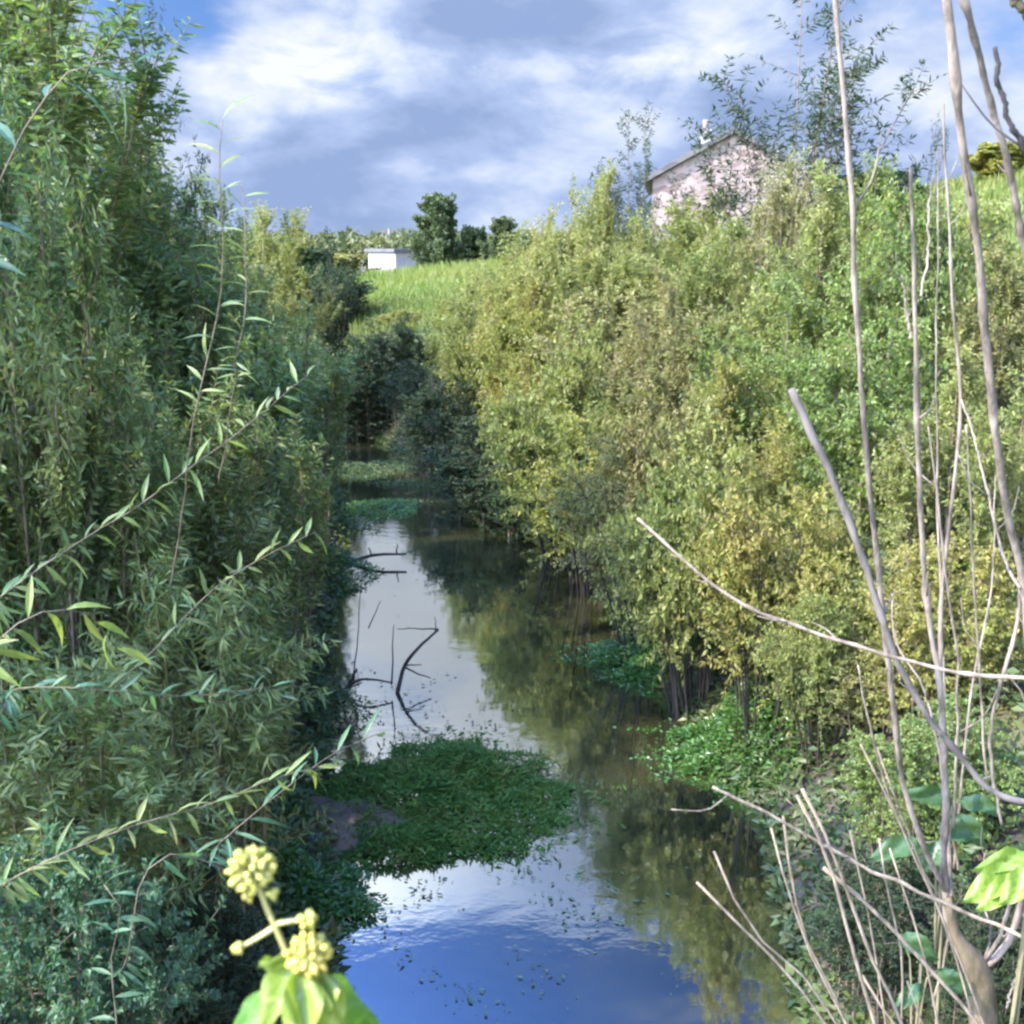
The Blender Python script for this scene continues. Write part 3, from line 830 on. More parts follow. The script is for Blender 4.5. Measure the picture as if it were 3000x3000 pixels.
right(1060, 1010, 23.5, 230, 'bush_c', LM['dark'], 'low dark shaded bush where the stream bends out of sight', name='shaded_bush', cat='bush')
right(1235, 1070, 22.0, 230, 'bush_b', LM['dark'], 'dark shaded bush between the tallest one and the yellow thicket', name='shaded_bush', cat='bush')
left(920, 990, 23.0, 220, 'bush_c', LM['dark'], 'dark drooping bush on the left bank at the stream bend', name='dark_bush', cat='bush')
left(860, 1010, 15.0, 260, 'bush_b', LM['poplar'], 'mid green shrub on the left bank just before the stream bend')
right(2090, 600, 18.5, 360, 'bush_a', LM['olive'], 'light olive shrub hiding the foot of the stone gable')
right(1860, 690, 17.0, 330, 'bush_b', LM['olive'], 'olive shrub below the left house eave')
right(2580, 520, 13.5, 380, 'bush_a', LM['fresh'], 'green bush on the skyline between the tallest bare stem and the next')
right(2830, 560, 12.5, 380, 'bush_c', LM['olive'], 'olive bush on the skyline below the grassy slope')
# thin willows above the thicket, silhouette darkness put into the leaf colour
shrub(2390, -130, 16.8, 640, 'wispy', LM['dark'], 'tall wispy willow with sparse leaves against the sky', name='wispy_willow', cat='tree')
shrub(1890, 310, 20.5, 330, 'wispy', LM['dark'], 'sparse dark twigged willow left of the chimney', name='wispy_willow', cat='tree')
shrub(2690, 330, 13.0, 150, 'wispy', LM['dark'], 'small dark leaning sprig on the skyline between the bare stems', name='wispy_sprig', cat='sapling', lean=(0, .12))

# dry seed heads on the brownish shrub
rng = np.random.default_rng(5)
seed_root = empty('seed_heads', at(2270, 700, 14.0), 'pale dry seed heads standing above the brownish shrub right of the gable', 'dry weeds')
org = np.array(seed_root.location)
polys, SP = [], []
for q in range(11):
    px = rng.uniform(2160, 2440)
    top = np.array(at(px, 465 + 40 * abs((px - 2310) / 150) + rng.uniform(0, 70), 14.0 + rng.uniform(-.4, .4))) - org
    base = np.array([top[0] * .8, top[1], -2.0 - rng.uniform(0, .4)])
    path = smooth_path([base, base * .5 + top * .5 + rng.normal(0, .05, 3), top], 8)
    polys.append((path, np.linspace(.0035, .002, 8)))
    SP.append(top + rng.normal(0, 1, (34, 3)) * np.array([.06, .06, .09]))
obj('stalk', mesh('seed_stalks', *tubes(polys, 4, False), BM['stalk']), seed_root)
SP = np.concatenate(SP); m_ = len(SP)
obj('seed_tufts', mesh('seed_tufts', *leaves_small(SP, rng.normal(0, 1, (m_, 3)), rng.normal(0, 1, (m_, 3)), rng.uniform(.02, .05, m_), rng.uniform(.015, .03, m_)), LM['seed']), seed_root)  # all the seed heads, merged into one mesh of small flakes

# ------------------------------------------------------------------ undergrowth and grass (nobody could count these)
def undergrowth(name, label, side, n, seed, leaf, ymax=34, dmax=6.5, L=.085, W=.045, hmax=.55):
    rg = np.random.default_rng(seed)
    y = 1.6 + (ymax - 1.6) * rg.uniform(0, 1, n) ** 1.25
    c = np.interp(y, YK, CK); h = np.interp(y, YK, HK)
    d = -.08 + dmax * rg.uniform(0, 1, n) ** 1.5
    x = c + side * (h + d)
    z = terrain(x, y)
    clump = np.clip(.35 + .65 * vnoise(x, y, 2.2, 3), .05, 1) * np.clip(.35 + d * .8, .2, 1)
    zz = rg.uniform(0, 1, n) ** .7 * hmax * clump
    P = np.stack([x, y, np.maximum(z, 0) + zz + .01], 1)
    Dv = rg.normal(0, 1, (n, 3)) * np.array([1, 1, .5]) + np.array([0, 0, .15])
    N = np.array([0, 0, 1.0]) + rg.normal(0, .55, (n, 3))
    s = rg.uniform(.5, 1.25, n)
    o = obj(name, mesh(name, *leaves_small(P, Dv, N, L * s, W * s), leaf))
    tag(o, label, 'undergrowth', kind='stuff')
undergrowth('left_bank_undergrowth', 'low green undergrowth covering the shaded left bank', -1, 90000, 31, LM['ground'])
undergrowth('right_bank_undergrowth', 'low olive undergrowth covering the sunlit right bank', 1, 110000, 32, LM['ground'], dmax=8)

rg = np.random.default_rng(40)
def blades(name, label, xr, yr, n, h, w_, dmin=3.0):
    x = rg.uniform(*xr, n); y = yr[0] + (yr[1] - yr[0]) * rg.uniform(0, 1, n) ** 1.2
    c = np.interp(y, YK, CK); e = np.interp(y, YK, HK)
    ok = np.abs(x - c) - e > dmin
    x, y = x[ok], y[ok]
    m = len(x)
    P = np.stack([x, y, terrain(x, y) - .02], 1)
    Dv = np.stack([rg.normal(0, .35, m), rg.normal(0, .35, m), np.ones(m)], 1)
    N = rg.normal(0, 1, (m, 3)) * np.array([1, 1, .1])
    s = rg.uniform(.5, 1.3, m)
    tag(obj(name, mesh(name, *leaves_small(P, Dv, N, h * s, w_ * s, .1), LM['grass'])), label, 'grass', kind='stuff')
blades('bank_grass', 'long bright grass on the sunlit field below the white barn', (-16, 6), (27, 60), 60000, .42, .035, 2.0)
blades('slope_grass', 'bright grass on the slope at the right edge', (8, 30), (22, 56), 60000, .42, .04, 2.5)

# ------------------------------------------------------------------ water plants
def water_clump(px, py, wx, wy, hgt, label, n, seed, leaf, name='water_plant', L=.050, W=.023, cat='water plant', group=None):
    """a floating raft of small leaves; (px, py) = centre on the water"""
    d = ray(px, py); k_ = CAM_H / -d.z
    cxy = np.array([d.x * k_, d.y * k_])
    rg = np.random.default_rng(seed)
    a = rg.uniform(0, 2 * np.pi, n); r = np.sqrt(rg.uniform(0, 1, n))
    r = np.where(rg.uniform(0, 1, n) < .28, r * rg.uniform(.85, 1.36, n), r * .93)
    edge = 1 + .16 * np.sin(3 * a + seed) + .12 * np.sin(5 * a + 2.3 * seed) + .08 * np.sin(11 * a) + .05 * np.sin(23 * a + seed)
    ex = r * edge
    x = np.cos(a) * ex * wx; y = np.sin(a) * ex * wy
    dome = hgt * np.clip(1 - r ** 2.2, 0, 1) * np.clip(.72 + .4 * vnoise(x * 1.0, y, 5.0, seed), .1, 1.2)
    z = dome * rg.uniform(0.05, 1, n) ** .45 + .006
    z = z + np.maximum(terrain(x + cxy[0], y + cxy[1]), 0)
    P = np.stack([x, y, z], 1)
    Dv = np.stack([np.cos(a), np.sin(a), np.full(n, .1)], 1) * .5 + rg.normal(0, .8, (n, 3)) * np.array([1, 1, .45])
    N = np.array([0, 0, 1.0]) + rg.normal(0, .45, (n, 3))
    s = rg.uniform(.5, 1.25, n)
    o = empty(name, (cxy[0], cxy[1], 0), label, cat, group)
    obj('foliage', mesh('water_plant_leaves', *leaves_small(P, Dv, N, L * s, W * s, .15), leaf), o)
    return o
water_clump(1260, 2345, 1.0, .84, .17, 'large dark green water plant raft across the stream in the foreground', 17000, 3, LM['raft'], L=.062, W=.017)
water_clump(1400, 2275, .52, .40, .28, 'ragged taller tuft on the far right rim of the large raft', 3600, 13, LM['raft'], L=.085, W=.012)
water_clump(1180, 2480, .50, .26, .16, 'small ragged fringe of weed on the near left rim of the large raft', 2600, 14, LM['raft'], L=.062, W=.017)
water_clump(900, 2640, .42, .34, .26, 'bright green water plant clump left of the blue foreground water', 5200, 4, LM['cress'], W=.019)
water_clump(1120, 1490, .62, .55, .16, 'small green water plant patch far up the stream', 1500, 5, LM['cress'])
water_clump(2050, 1955, 1.0, .66, .40, 'bright green water plant mound under the right bank, farther one', 12000, 6, LM['cress'])
water_clump(2330, 2230, 1.05, .60, .38, 'bright green water plant mound under the right bank, nearer one', 13000, 7, LM['cress'])
water_clump(985, 1690, .45, .8, .30, 'green plant tuft hugging the left water edge', 2400, 8, LM['cress'], name='edge_plant')
water_clump(930, 2080, .42, .6, .28, 'weedy tuft at the left edge of the bright water strip', 1600, 9, LM['ground'], name='edge_plant')

# bare brown mud beside the big raft
rg = np.random.default_rng(8)
d = ray(970, 2430); k_ = CAM_H / -d.z
mc = (d.x * k_, d.y * k_)
t = np.linspace(0, 2 * np.pi, 40, endpoint=False)
rings = []
for q, r in enumerate((1.0, .8, .55, .3)):
    e = r * (1 + .12 * np.sin(3 * t + 1) + .07 * np.sin(7 * t))
    rings.append(np.stack([np.cos(t) * e * .62, np.sin(t) * e * .50, np.full(40, [-.06, .05, .09, .10][q]) + rg.normal(0, .008, 40)], 1))
V = np.concatenate(rings + [np.array([[0, 0, .11]])])
i = np.arange(40); j = (i + 1) % 40
F4 = np.concatenate([np.stack([q * 40 + i, q * 40 + j, (q + 1) * 40 + j, (q + 1) * 40 + i], 1) for q in range(3)])
F3 = np.stack([120 + i, 120 + j, np.full(40, 160)], 1)
M_mud = bark_mat('bare_mud', (.040, .030, .016), (.082, .062, .038), 9, .9, .9)
tag(obj('mud_bank', mesh('mud_bank', V, [F4, F3], M_mud, True), loc=(mc[0], mc[1], 0)), 'bare brown mud bank left of the large water plant raft', 'mud', kind='structure')

# loose floating leaves and weed tips on the surface: uncountable
def on_water(px, py):
    d = ray(px, py); k_ = CAM_H / -d.z
    return d.x * k_, d.y * k_
rg = np.random.default_rng(91)
P = []
for (px, py, sx, sy, n) in ((1330, 2640, 210, 90, 420), (1420, 2800, 170, 110, 260), (1700, 2620, 220, 80, 260), (1150, 2090, 170, 90, 320), (1350, 2120, 120, 70, 160), (1250, 2640, 260, 40, 260),
                            (1180, 1990, 160, 40, 140), (1120, 1600, 110, 22, 160), (1250, 1720, 90, 60, 90), (1600, 1590, 130, 14, 160), (1200, 1380, 160, 25, 120), (1500, 2900, 300, 60, 200), (1250, 1440, 250, 30, 200)):
    for q in range(int(n * .5)):
        a, b_ = rg.normal(px, sx * .8), rg.normal(py, sy * .8)
        x, y = on_water(a, b_)
        c = np.interp(y, YK, CK); h = np.interp(y, YK, HK)
        if abs(x - c) < h and vnoise(np.array(x), np.array(y), 3.2, 5) > .05: P.append((x, y, .004 + rg.uniform(0, .012)))
P = np.array(P); n = len(P)
s = rg.uniform(.3, 1.0, n) ** 2 * 1.8 + .25
lv = leaves_small(P, rg.normal(0, 1, (n, 3)) * np.array([1, 1, .12]), np.array([0, 0, 1.0]) + rg.normal(0, .12, (n, 3)), .026 * s, .013 * s, .1)
tag(obj('floating_leaves', mesh('floating_leaves', *lv, LM['floating'])), 'dark floating leaves and weed tips scattered over the water', 'floating leaves', kind='stuff')

water_clump(1010, 1545, .5, .5, .10, 'thin flat weed patch beside the small green one up the stream', 900, 10, LM['ground'], name='weed_patch')
water_clump(1060, 1375, 1.0, .8, .10, 'flat weed strip closing the far end of the stream', 2200, 12, LM['ground'], name='weed_patch')
water_clump(1230, 1420, .7, .35, .10, 'flat dark weed patch below the shaded bushes', 900, 11, LM['ground'], name='weed_patch')
# dead branches standing in the bright strip of water
def sticks(name, label, lst, mat, cat='dead branch', rz=0.0, part='twig'):
    """lst: polylines of (px, py) on the photo with Y; first point is at the water"""
    x, y = on_water(*lst[0][0][0][:2])
    o = empty(name, (x, y, 0), label, cat)
    for pts, r0, r1 in lst:
        pp = []
        for q in pts:
            v = at(q[0], q[1], y + (q[2] if len(q) > 2 else 0))
            pp.append((v.x - x, v.y - y, v.z))
        path = smooth_path(pp, 12, np.random.default_rng(len(pts) + int(pts[0][0])), .006)
        obj(part, mesh('dead_twig', *tubes([(path, np.linspace(r0, r1, 12))], 6), mat, True), o)
    return o
sticks('dead_branch', 'dark forked dead branch sticking out of the bright water', [
    ([(1165, 2030), (1185, 1955, .1), (1225, 1900, .1), (1285, 1845, .2)], .022, .010),
    ([(1185, 1955, .1), (1225, 1975, .1), (1262, 1985, .1)], .010, .005),
    ([(1190, 1950, .1), (1235, 1948, .15)], .008, .004),
    ([(1285, 1845, .2), (1240, 1842, .2), (1165, 1843, .25)], .008, .004),
    ([(1276, 1850, .2), (1275, 1805, .2)], .006, .003)], BM['wet_and_shade'])
sticks('dead_twigs', 'tangle of dark dead twigs left of the forked branch', [
    ([(1000, 2030), (1060, 1990), (1150, 2000)], .016, .008),
    ([(1010, 2035), (1040, 1970), (1045, 1960)], .020, .010),
    ([(1035, 1990), (1045, 1880), (1060, 1700, .3), (1068, 1640, .4)], .007, .003),
    ([(1148, 2005), (1150, 1880), (1155, 1830, .1)], .009, .004),
    ([(1080, 1840), (1100, 1795), (1115, 1760)], .006, .003),
    ([(950, 2010), (1000, 2020), (1060, 2000)], .014, .006)], BM['wet_and_shade'])
sticks('floating_twig', 'short dark twig floating far up the bright water strip', [
    ([(1020, 1650), (1090, 1628), (1190, 1622)], .03, .014), ([(1090, 1628), (1080, 1605)], .012, .008), ([(1160, 1624), (1165, 1595)], .012, .006)], BM['wet_and_shade'])

# ------------------------------------------------------------------ bare stems in the right foreground
K = 3000 / 1932.0
def stem(parent, pts, w0, w1, mat, seed, name='stem', n=44, wob=.0026, nodes=True, label=None):
    """pts: (x, y, Y) with x, y in a 1932 px wide view of the photo; w0, w1: widths in those pixels"""
    rg = np.random.default_rng(seed)
    off = np.array(parent.location)
    pp = [np.array(at(q[0] * K, q[1] * K, q[2])) - off for q in pts]
    path = smooth_path(pp, n, rg, wob)
    Ym = sum(q[2] for q in pts) / len(pts)
    rad = np.linspace(w0, w1, n) * .33 * K / F_PX * Ym
    if nodes:
        rad = rad * (1 + .13 * rg.normal(0, 1, n).clip(-1, 1.6))
        rad[rg.integers(3, n - 2, 4)] *= 1.28
    o = obj(name, mesh('bare_stem', *tubes([(path, rad)], 8), mat, True), parent)
    if label: o['label'] = label
    for q in rg.integers(8, n - 2, 4 if w0 > 9 else 2):
        d_ = path[q + 1] - path[q]; d_ /= np.linalg.norm(d_)
        sd_ = np.cross(d_, rg.normal(0, 1, 3)); sd_ /= np.linalg.norm(sd_)
        Lb = rg.choice([.018, .03, .09, .16]) * rg.uniform(.7, 1.2)
        e = path[q] + d_ * Lb * .8 + sd_ * Lb * .55
        tp = smooth_path([path[q], path[q] + d_ * Lb * .3 + sd_ * Lb * .35, e], 6, rg, .001)
        obj('side_twig', mesh('side_twig', *tubes([(tp, np.linspace(min(rad[q] * .55, .0032), .0011, 6))], 5), mat, True), o)
    return path + off

tb = at(1855 * K, 1960 * K, 2.8)
bare = empty('bare_shrub', (tb.x, 2.8, tz(tb.x, 2.8)), 'bare leafless shrub with mossy trunk and tall pale stems in the right foreground', 'shrub')
bz = bare.location.z
# trunk
rg = np.random.default_rng(3)
off = np.array(bare.location)
trunk = [np.array((tb.x - .02, 2.85, bz - .2)), np.array(at(1862 * K, 2050 * K, 2.8)), np.array(at(1855 * K, 1925 * K, 2.8)), np.array(at(1850 * K, 1850 * K, 2.8)), np.array(at(1832 * K, 1806 * K, 2.8)), np.array(at(1802 * K, 1768 * K, 2.8)), np.array(at(1787 * K, 1690 * K, 2.78))]
path = smooth_path([q - off for q in trunk], 40, rg, .003)
zz_ = path[:, 2] + off[2]
rad = np.interp(zz_, [bz - .2, bz + .3, at(0, 1932 * K, 2.8).z, at(0, 1845 * K, 2.8).z, at(0, 1812 * K, 2.8).z, at(0, 1770 * K, 2.8).z, at(0, 1690 * K, 2.78).z], [.085, .056, .040, .043, .033, .019, .012])
rad *= 1 + .10 * rg.normal(0, 1, 40).clip(-1.5, 1.5)
obj('trunk', mesh('bare_trunk', *tubes([(path, rad)], 14), BM['moss'], True), bare)
B = BM['pale']
stem(bare, [(1838, 1815, 2.8), (1795, 1770, 2.8), (1784, 1660, 2.78), (1782, 1500, 2.75), (1774, 1300, 2.7), (1757, 1190, 2.7), (1738, 1000, 2.66), (1730, 760, 2.6), (1724, 560, 2.55), (1720, 320, 2.5)], 27, 9, B, 1)
stem(bare, [(1786, 1680, 2.78), (1745, 1600, 2.74), (1705, 1480, 2.7), (1682, 1300, 2.65), (1660, 1100, 2.6), (1640, 900, 2.55), (1618, 620, 2.5), (1602, 330, 2.45), (1574, -30, 2.4)], 20, 12, B, 2)
stem(bare, [(1960, 1512, 2.5), (1932, 1512, 2.5), (1868, 1490, 2.5), (1805, 1420, 2.5), (1720, 1300, 2.5), (1660, 1155, 2.5), (1620, 1030, 2.5), (1560, 880, 2.5), (1492, 735, 2.5)], 19, 22, BM['grey'], 3, label='grey cut stub, the thickest slanting stem')
stem(bare, [(1850, 1830, 2.8), (1900, 1780, 2.8), (1945, 1560, 2.75), (1938, 1200, 2.7), (1925, 1070, 2.66), (1890, 900, 2.6), (1865, 680, 2.55), (1840, 430, 2.5), (1805, 180, 2.45), (1782, -30, 2.4)], 24, 20, B, 4)
stem(bare, [(1975, 640, 2.4), (1932, 450, 2.35), (1890, 260, 2.3), (1850, 120, 2.25), (1808, -30, 2.2)], 20, 17, B, 5)
stem(bare, [(1990, 400, 1.7), (1932, 285, 1.7), (1898, 205, 1.7), (1879, 88, 1.7)], 20, 11, BM['black'], 6, label='black bent stem end nearest the camera')
stem(bare, [(1795, 1690, 2.78), (1778, 1400, 2.95), (1780, 1100, 3.0), (1802, 900, 3.0), (1813, 760, 3.0), (1803, 620, 3.0), (1795, 500, 3.0), (1787, 350, 3.0), (1781, 195, 3.0)], 17, 6, B, 7)
stem(bare, [(1800, 1560, 2.9), (1805, 1230, 2.9), (1786, 1100, 2.9), (1770, 950, 2.9), (1752, 805, 2.9)], 10, 5, B, 8)
stem(bare, [(1925, 1110, 2.66), (1905, 1080, 2.7), (1880, 1000, 2.75), (1850, 870, 2.8), (1815, 755, 2.9)], 9, 5, B, 9)
stem(bare, [(1862, 1480, 3.0), (1846, 1240, 3.0), (1833, 1000, 3.0), (1822, 800, 3.0)], 8, 5, B, 10)
stem(bare, [(1955, 1280, 2.3), (1850, 1274, 2.35), (1700, 1243, 2.4), (1550, 1198, 2.45), (1400, 1140, 2.5), (1290, 1058, 2.55), (1202, 976, 2.6)], 12, 9, BM['stalk'], 11, label='long diagonal twig reaching left over the water')
stem(bare, [(1972, 1775, 2.3), (1932, 1768, 2.35), (1880, 1745, 2.4), (1750, 1690, 2.4), (1620, 1630, 2.4), (1500, 1562, 2.4), (1343, 1483, 2.4)], 13, 9, BM['stalk'], 12, label='lower straight diagonal twig over the water')
stem(bare, [(1925, 1110, 2.7), (1918, 1180, 2.7), (1893, 1270, 2.7), (1868, 1390, 2.75), (1890, 1560, 2.8)], 12, 9, B, 13)
stem(bare, [(1848, 1828, 2.8), (1882, 1775, 2.78), (1908, 1700, 2.75), (1940, 1610, 2.7)], 14, 9, B, 14)
stem(bare, [(1720, 640, 2.6), (1710, 590, 2.6), (1702, 520, 2.58)], 9, 5, B, 15, name='stem')
stem(bare, [(1737, 560, 2.6), (1750, 480, 2.65), (1752, 390, 2.7), (1762, 330, 2.7)], 7, 4, B, 16)
stem(bare, [(1980, 60, 1.9), (1932, 20, 1.9), (1900, -20, 1.9), (1880, -60, 1.9)], 26, 22, BM['moss'], 17)
stem(bare, [(1760, 1900, 2.8), (1790, 1740, 2.8), (1740, 1640, 2.7), (1690, 1530, 2.6), (1650, 1400, 2.55), (1618, 1255, 2.5)], 9, 5, BM['stalk'], 18)
stem(bare, [(1845, 1835, 2.8), (1870, 1760, 2.85), (1850, 1690, 2.9), (1860, 1610, 2.9)], 9, 5, B, 19)
stem(bare, [(1900, 1900, 2.5), (1915, 1850, 2.5), (1935, 1830, 2.5)], 8, 6, B, 20)
for q, (x0, x1, y1) in enumerate(((1766, 1770, 280), (1872, 1878, 900), (1690, 1682, 1120))):
    stem(bare, [(1792 + 8 * q, 1640, 3.1), ((x0 + 1795) / 2, 1300, 3.2), (x0, (y1 + 1300) / 2, 3.3), (x1, y1, 3.4)], 8, 3.5, B, 30 + q)

# dry stalks at the bottom right, a second low shrub
sb = at(1660 * K, 2080 * K, 2.6)
stalks = empty('dry_stalk_clump', (sb.x, 2.6, tz(sb.x, 2.6)), 'clump of thin dry stalks leaning over the dark water at bottom right', 'shrub')
S = BM['stalk']
foot = [(1640, 2150, 2.55), (1690, 2150, 2.6), (1740, 2150, 2.65)]
zb = tz(sb.x, 2.6)
def stalk(pts, w0, w1, seed, Yd=2.45):
    p3 = [(a, b_, Yd) for a, b_ in pts]
    # carry the stalk on down to the ground below the frame
    last = np.array(at(p3[0][0] * K, p3[0][1] * K, Yd)); nxt = np.array(at(p3[1][0] * K, p3[1][1] * K, Yd))
    off = np.array(stalks.location)
    dirn = last - nxt
    stepz = max((last[2] - zb + .1), .05)
    gpt = last + dirn * 0.8 * (stepz / max(abs(dirn[2]), .05)); gpt[2] = zb - .08
    pp = [gpt - off] + [np.array(at(a * K, b_ * K, c_)) - off for a, b_, c_ in p3]
    rg = np.random.default_rng(seed)
    path = smooth_path(pp, 26, rg, .003)
    rad = np.linspace(w0, w1, 26) * .5 * K / F_PX * Yd * (1 + .12 * rg.normal(0, 1, 26).clip(-1, 1.5))
    obj('stalk', mesh('dry_stalk', *tubes([(path, rad)], 6), S, True), stalks)
stalk([(1565, 1940), (1490, 1840), (1400, 1750), (1315, 1664)], 10, 6, 1, 2.3)
stalk([(1562, 1905), (1520, 1845), (1432, 1768), (1388, 1700), (1349, 1608)], 9, 5, 2, 2.31)
stalk([(1604, 1940), (1530, 1800), (1490, 1690), (1455, 1563)], 11, 5, 3, 2.5)
stalk([(1560, 1850), (1530, 1790), (1496, 1660), (1478, 1540)], 8, 5, 4, 2.52)
stalk([(1652, 1940), (1625, 1850), (1590, 1720), (1555, 1600), (1504, 1500)], 13, 8, 5, 2.4)
stalk([(1704, 1940), (1640, 1800), (1600, 1680), (1570, 1600), (1513, 1487)], 10, 7, 6, 2.45)
stalk([(1820, 1900), (1720, 1790), (1640, 1708), (1554, 1638)], 12, 9, 7, 2.5)
stalk([(1670, 1940), (1655, 1820), (1640, 1730), (1610, 1600), (1604, 1570)], 7, 4, 8, 2.55)
stalk([(1700, 1930), (1700, 1800), (1670, 1650), (1660, 1580)], 7, 4, 9, 2.6)
stalk([(1770, 1930), (1740, 1790), (1700, 1660), (1680, 1600)], 7, 4, 10, 2.6)
stalk([(1790, 1760), (1740, 1650), (1690, 1540), (1622, 1405)], 8, 4, 11, 2.62)
stalk([(1780, 1740), (1735, 1620), (1700, 1530), (1655, 1412)], 7, 4, 12, 2.64)
stalk([(1700, 1945), (1655, 1890), (1625, 1840)], 8, 6, 13, 2.5)
stalk([(1745, 1940), (1720, 1880), (1712, 1850)], 6, 4, 14, 2.5)

# broad leaved sprouts beside the bare trunk
def broad_leaves(o, lst, mat, seed):
    """lst: base x, y, tip x, y, Y, width (1932 px view)"""
    rg = np.random.default_rng(seed)
    off = np.array(o.location)
    for bx, by, tx, ty, Yd, wd in lst:
        a = np.array(at(bx * K, by * K, Yd)) - off; b_ = np.array(at(tx * K, ty * K, Yd - .05)) - off
        L = np.linalg.norm(b_ - a); Wd = wd * K / F_PX * Yd
        k_, m = 11, 7
        D_ = (b_ - a) / L
        N = nrm(np.array([-.25, -.75, .8]) + rg.normal(0, .15, 3)); S_ = np.cross(D_, N); S_ /= np.linalg.norm(S_); U = np.cross(S_, D_)
        V = []
        for i in range(k_):
            t = i / (k_ - 1)
            wv = Wd * .5 * (math.sin(math.pi * min(1, t * 1.02 + .02) ** .8) ** .8) * (1 + .07 * math.sin(i * 2.7))
            for j in range(m):
                s = -1 + 2 * j / (m - 1)
                V.append(a + D_ * L * t + S_ * wv * s + U * (abs(s) * wv * .32 - .20 * L * t * t + .012 * math.sin(9 * t + 3 * s)))
        i = np.arange(k_ - 1)[:, None] * m; j = np.arange(m - 1)[None]
        F = np.stack([i + j, i + j + 1, i + m + j + 1, i + m + j], -1).reshape(-1, 4)
        obj('leaf', mesh('broad_leaf', V, F, mat, True), o)

def broad_mat(name, c1, c2, vein):
    m, k = new_mat(name)
    t = k.n('ShaderNodeTexCoord').outputs['Object']
    nz = k.noise(t, 14, 4, .6).outputs[0]
    wv = k.n('ShaderNodeTexVoronoi'); wv.feature = 'DISTANCE_TO_EDGE'; wv.inputs['Scale'].default_value = 34
    k.put(wv.inputs['Vector'], t)
    c = k.mix(k.rng(nz, .35, .65), c1 + (1,), c2 + (1,))
    c = k.mix(k.rng(wv.outputs['Distance'], 0, .05, .55, 0), c, vein + (1,))
    p = k.n('ShaderNodeBsdfPrincipled'); k.put(p.inputs['Base Color'], c); p.inputs['Roughness'].default_value = .42
    tr = k.n('ShaderNodeBsdfTranslucent'); k.put(tr.inputs[0], k.mix(1, c, (1.3, 1.4, .6, 1), 'MULTIPLY'))
    mx = k.n('ShaderNodeMixShader'); mx.inputs[0].default_value = .35
    k.t.links.new(p.outputs[0], mx.inputs[1]); k.t.links.new(tr.outputs[0], mx.inputs[2])
    o = k.n('ShaderNodeOutputMaterial'); k.t.links.new(mx.outputs[0], o.inputs[0])
    return m
M_bright = broad_mat('bright_broad_leaf', (.12, .20, .024), (.19, .27, .04), (.26, .33, .10))
M_deep = broad_mat('deep_broad_leaf', (.034, .080, .026), (.056, .110, .034), (.09, .14, .06))
def sprout(x, y, Yd, label, leaves, mat, seed, name='broad_leaf_sprout'):
    v = at(x * K, y * K, Yd)
    z0 = tz(v.x, Yd)
    o = empty(name, (v.x, Yd, z0), label, 'plant')
    cx_ = [l[0] for l in leaves]; cy_ = [l[1] for l in leaves]
    top = np.array(at(sum(cx_) / len(cx_) * K, sum(cy_) / len(cy_) * K, Yd)) - np.array(o.location)
    polys = [(smooth_path([np.array([0, 0, -.08]), top * .5 + np.array([.03, 0, 0]), top], 12), np.linspace(.009, .004, 12))]
    for l in leaves:
        a = np.array(at(l[0] * K, l[1] * K, l[4])) - np.array(o.location)
        polys.append((smooth_path([top * .8, top * .4 + a * .6 - np.array([0, 0, .01]), a], 6), np.linspace(.004, .0025, 6)))
    obj('stem', mesh('sprout_stem', *tubes(polys, 6), BM['olive_twig'], True), o)
    broad_leaves(o, leaves, mat, seed)
    return o
sprout(1900, 1760, 2.35, 'bright sunlit yellow green leaves at the right edge beside the mossy trunk',
       [(1935, 1640, 1822, 1690, 2.3, 70), (1950, 1655, 1845, 1705, 2.28, 60), (1960, 1620, 1850, 1628, 2.34, 54), (1960, 1640, 1890, 1700, 2.25, 60)], M_bright, 1)
sprout(1800, 1640, 3.05, 'dark green broad leaves between the bare trunk stems',
       [(1800, 1510, 1712, 1492, 3.0, 42), (1810, 1510, 1900, 1530, 3.0, 40), (1740, 1590, 1645, 1610, 3.0, 52), (1770, 1560, 1850, 1580, 3.05, 50), (1790, 1590, 1730, 1640, 3.02, 44), (1800, 1540, 1870, 1600, 3.1, 50)], M_deep, 2)
sprout(1760, 1850, 2.75, 'dark green broad leaf low down left of the mossy trunk',
       [(1700, 1765, 1775, 1810, 2.72, 48), (1770, 1830, 1840, 1880, 2.7, 40), (1740, 1860, 1690, 1900, 2.7, 40)], M_deep, 3)

# ------------------------------------------------------------------ flowering ivy close to the camera
def plain_mat(name, c1, c2, rough=.4, trans=.3, scale=60):
    m, k = new_mat(name)
    t = k.n('ShaderNodeTexCoord').outputs['Object']
    c = k.mix(k.rng(k.noise(t, scale, 4, .6).outputs[0], .35, .65), c1 + (1,), c2 + (1,))
    hs = k.n('ShaderNodeHueSaturation'); rn = k.n('ShaderNodeObjectInfo').outputs['Random']
    k.put(hs.inputs['Color'], c); k.put(hs.inputs['Value'], k.math('ADD', k.math('MULTIPLY', rn, .5), .62)); k.put(hs.inputs['Hue'], k.math('ADD', k.math('MULTIPLY', k.math('FRACT', k.math('MULTIPLY', rn, 5.7)), .05), .47))
    c = hs.outputs[0]
    p = k.n('ShaderNodeBsdfPrincipled'); k.put(p.inputs['Base Color'], c); p.inputs['Roughness'].default_value = rough
    tr = k.n('ShaderNodeBsdfTranslucent'); k.put(tr.inputs[0], c)
    mx = k.n('ShaderNodeMixShader'); mx.inputs[0].default_value = trans
    k.t.links.new(p.outputs[0], mx.inputs[1]); k.t.links.new(tr.outputs[0], mx.inputs[2])
    o = k.n('ShaderNodeOutputMaterial'); k.t.links.new(mx.outputs[0], o.inputs[0])
    return m
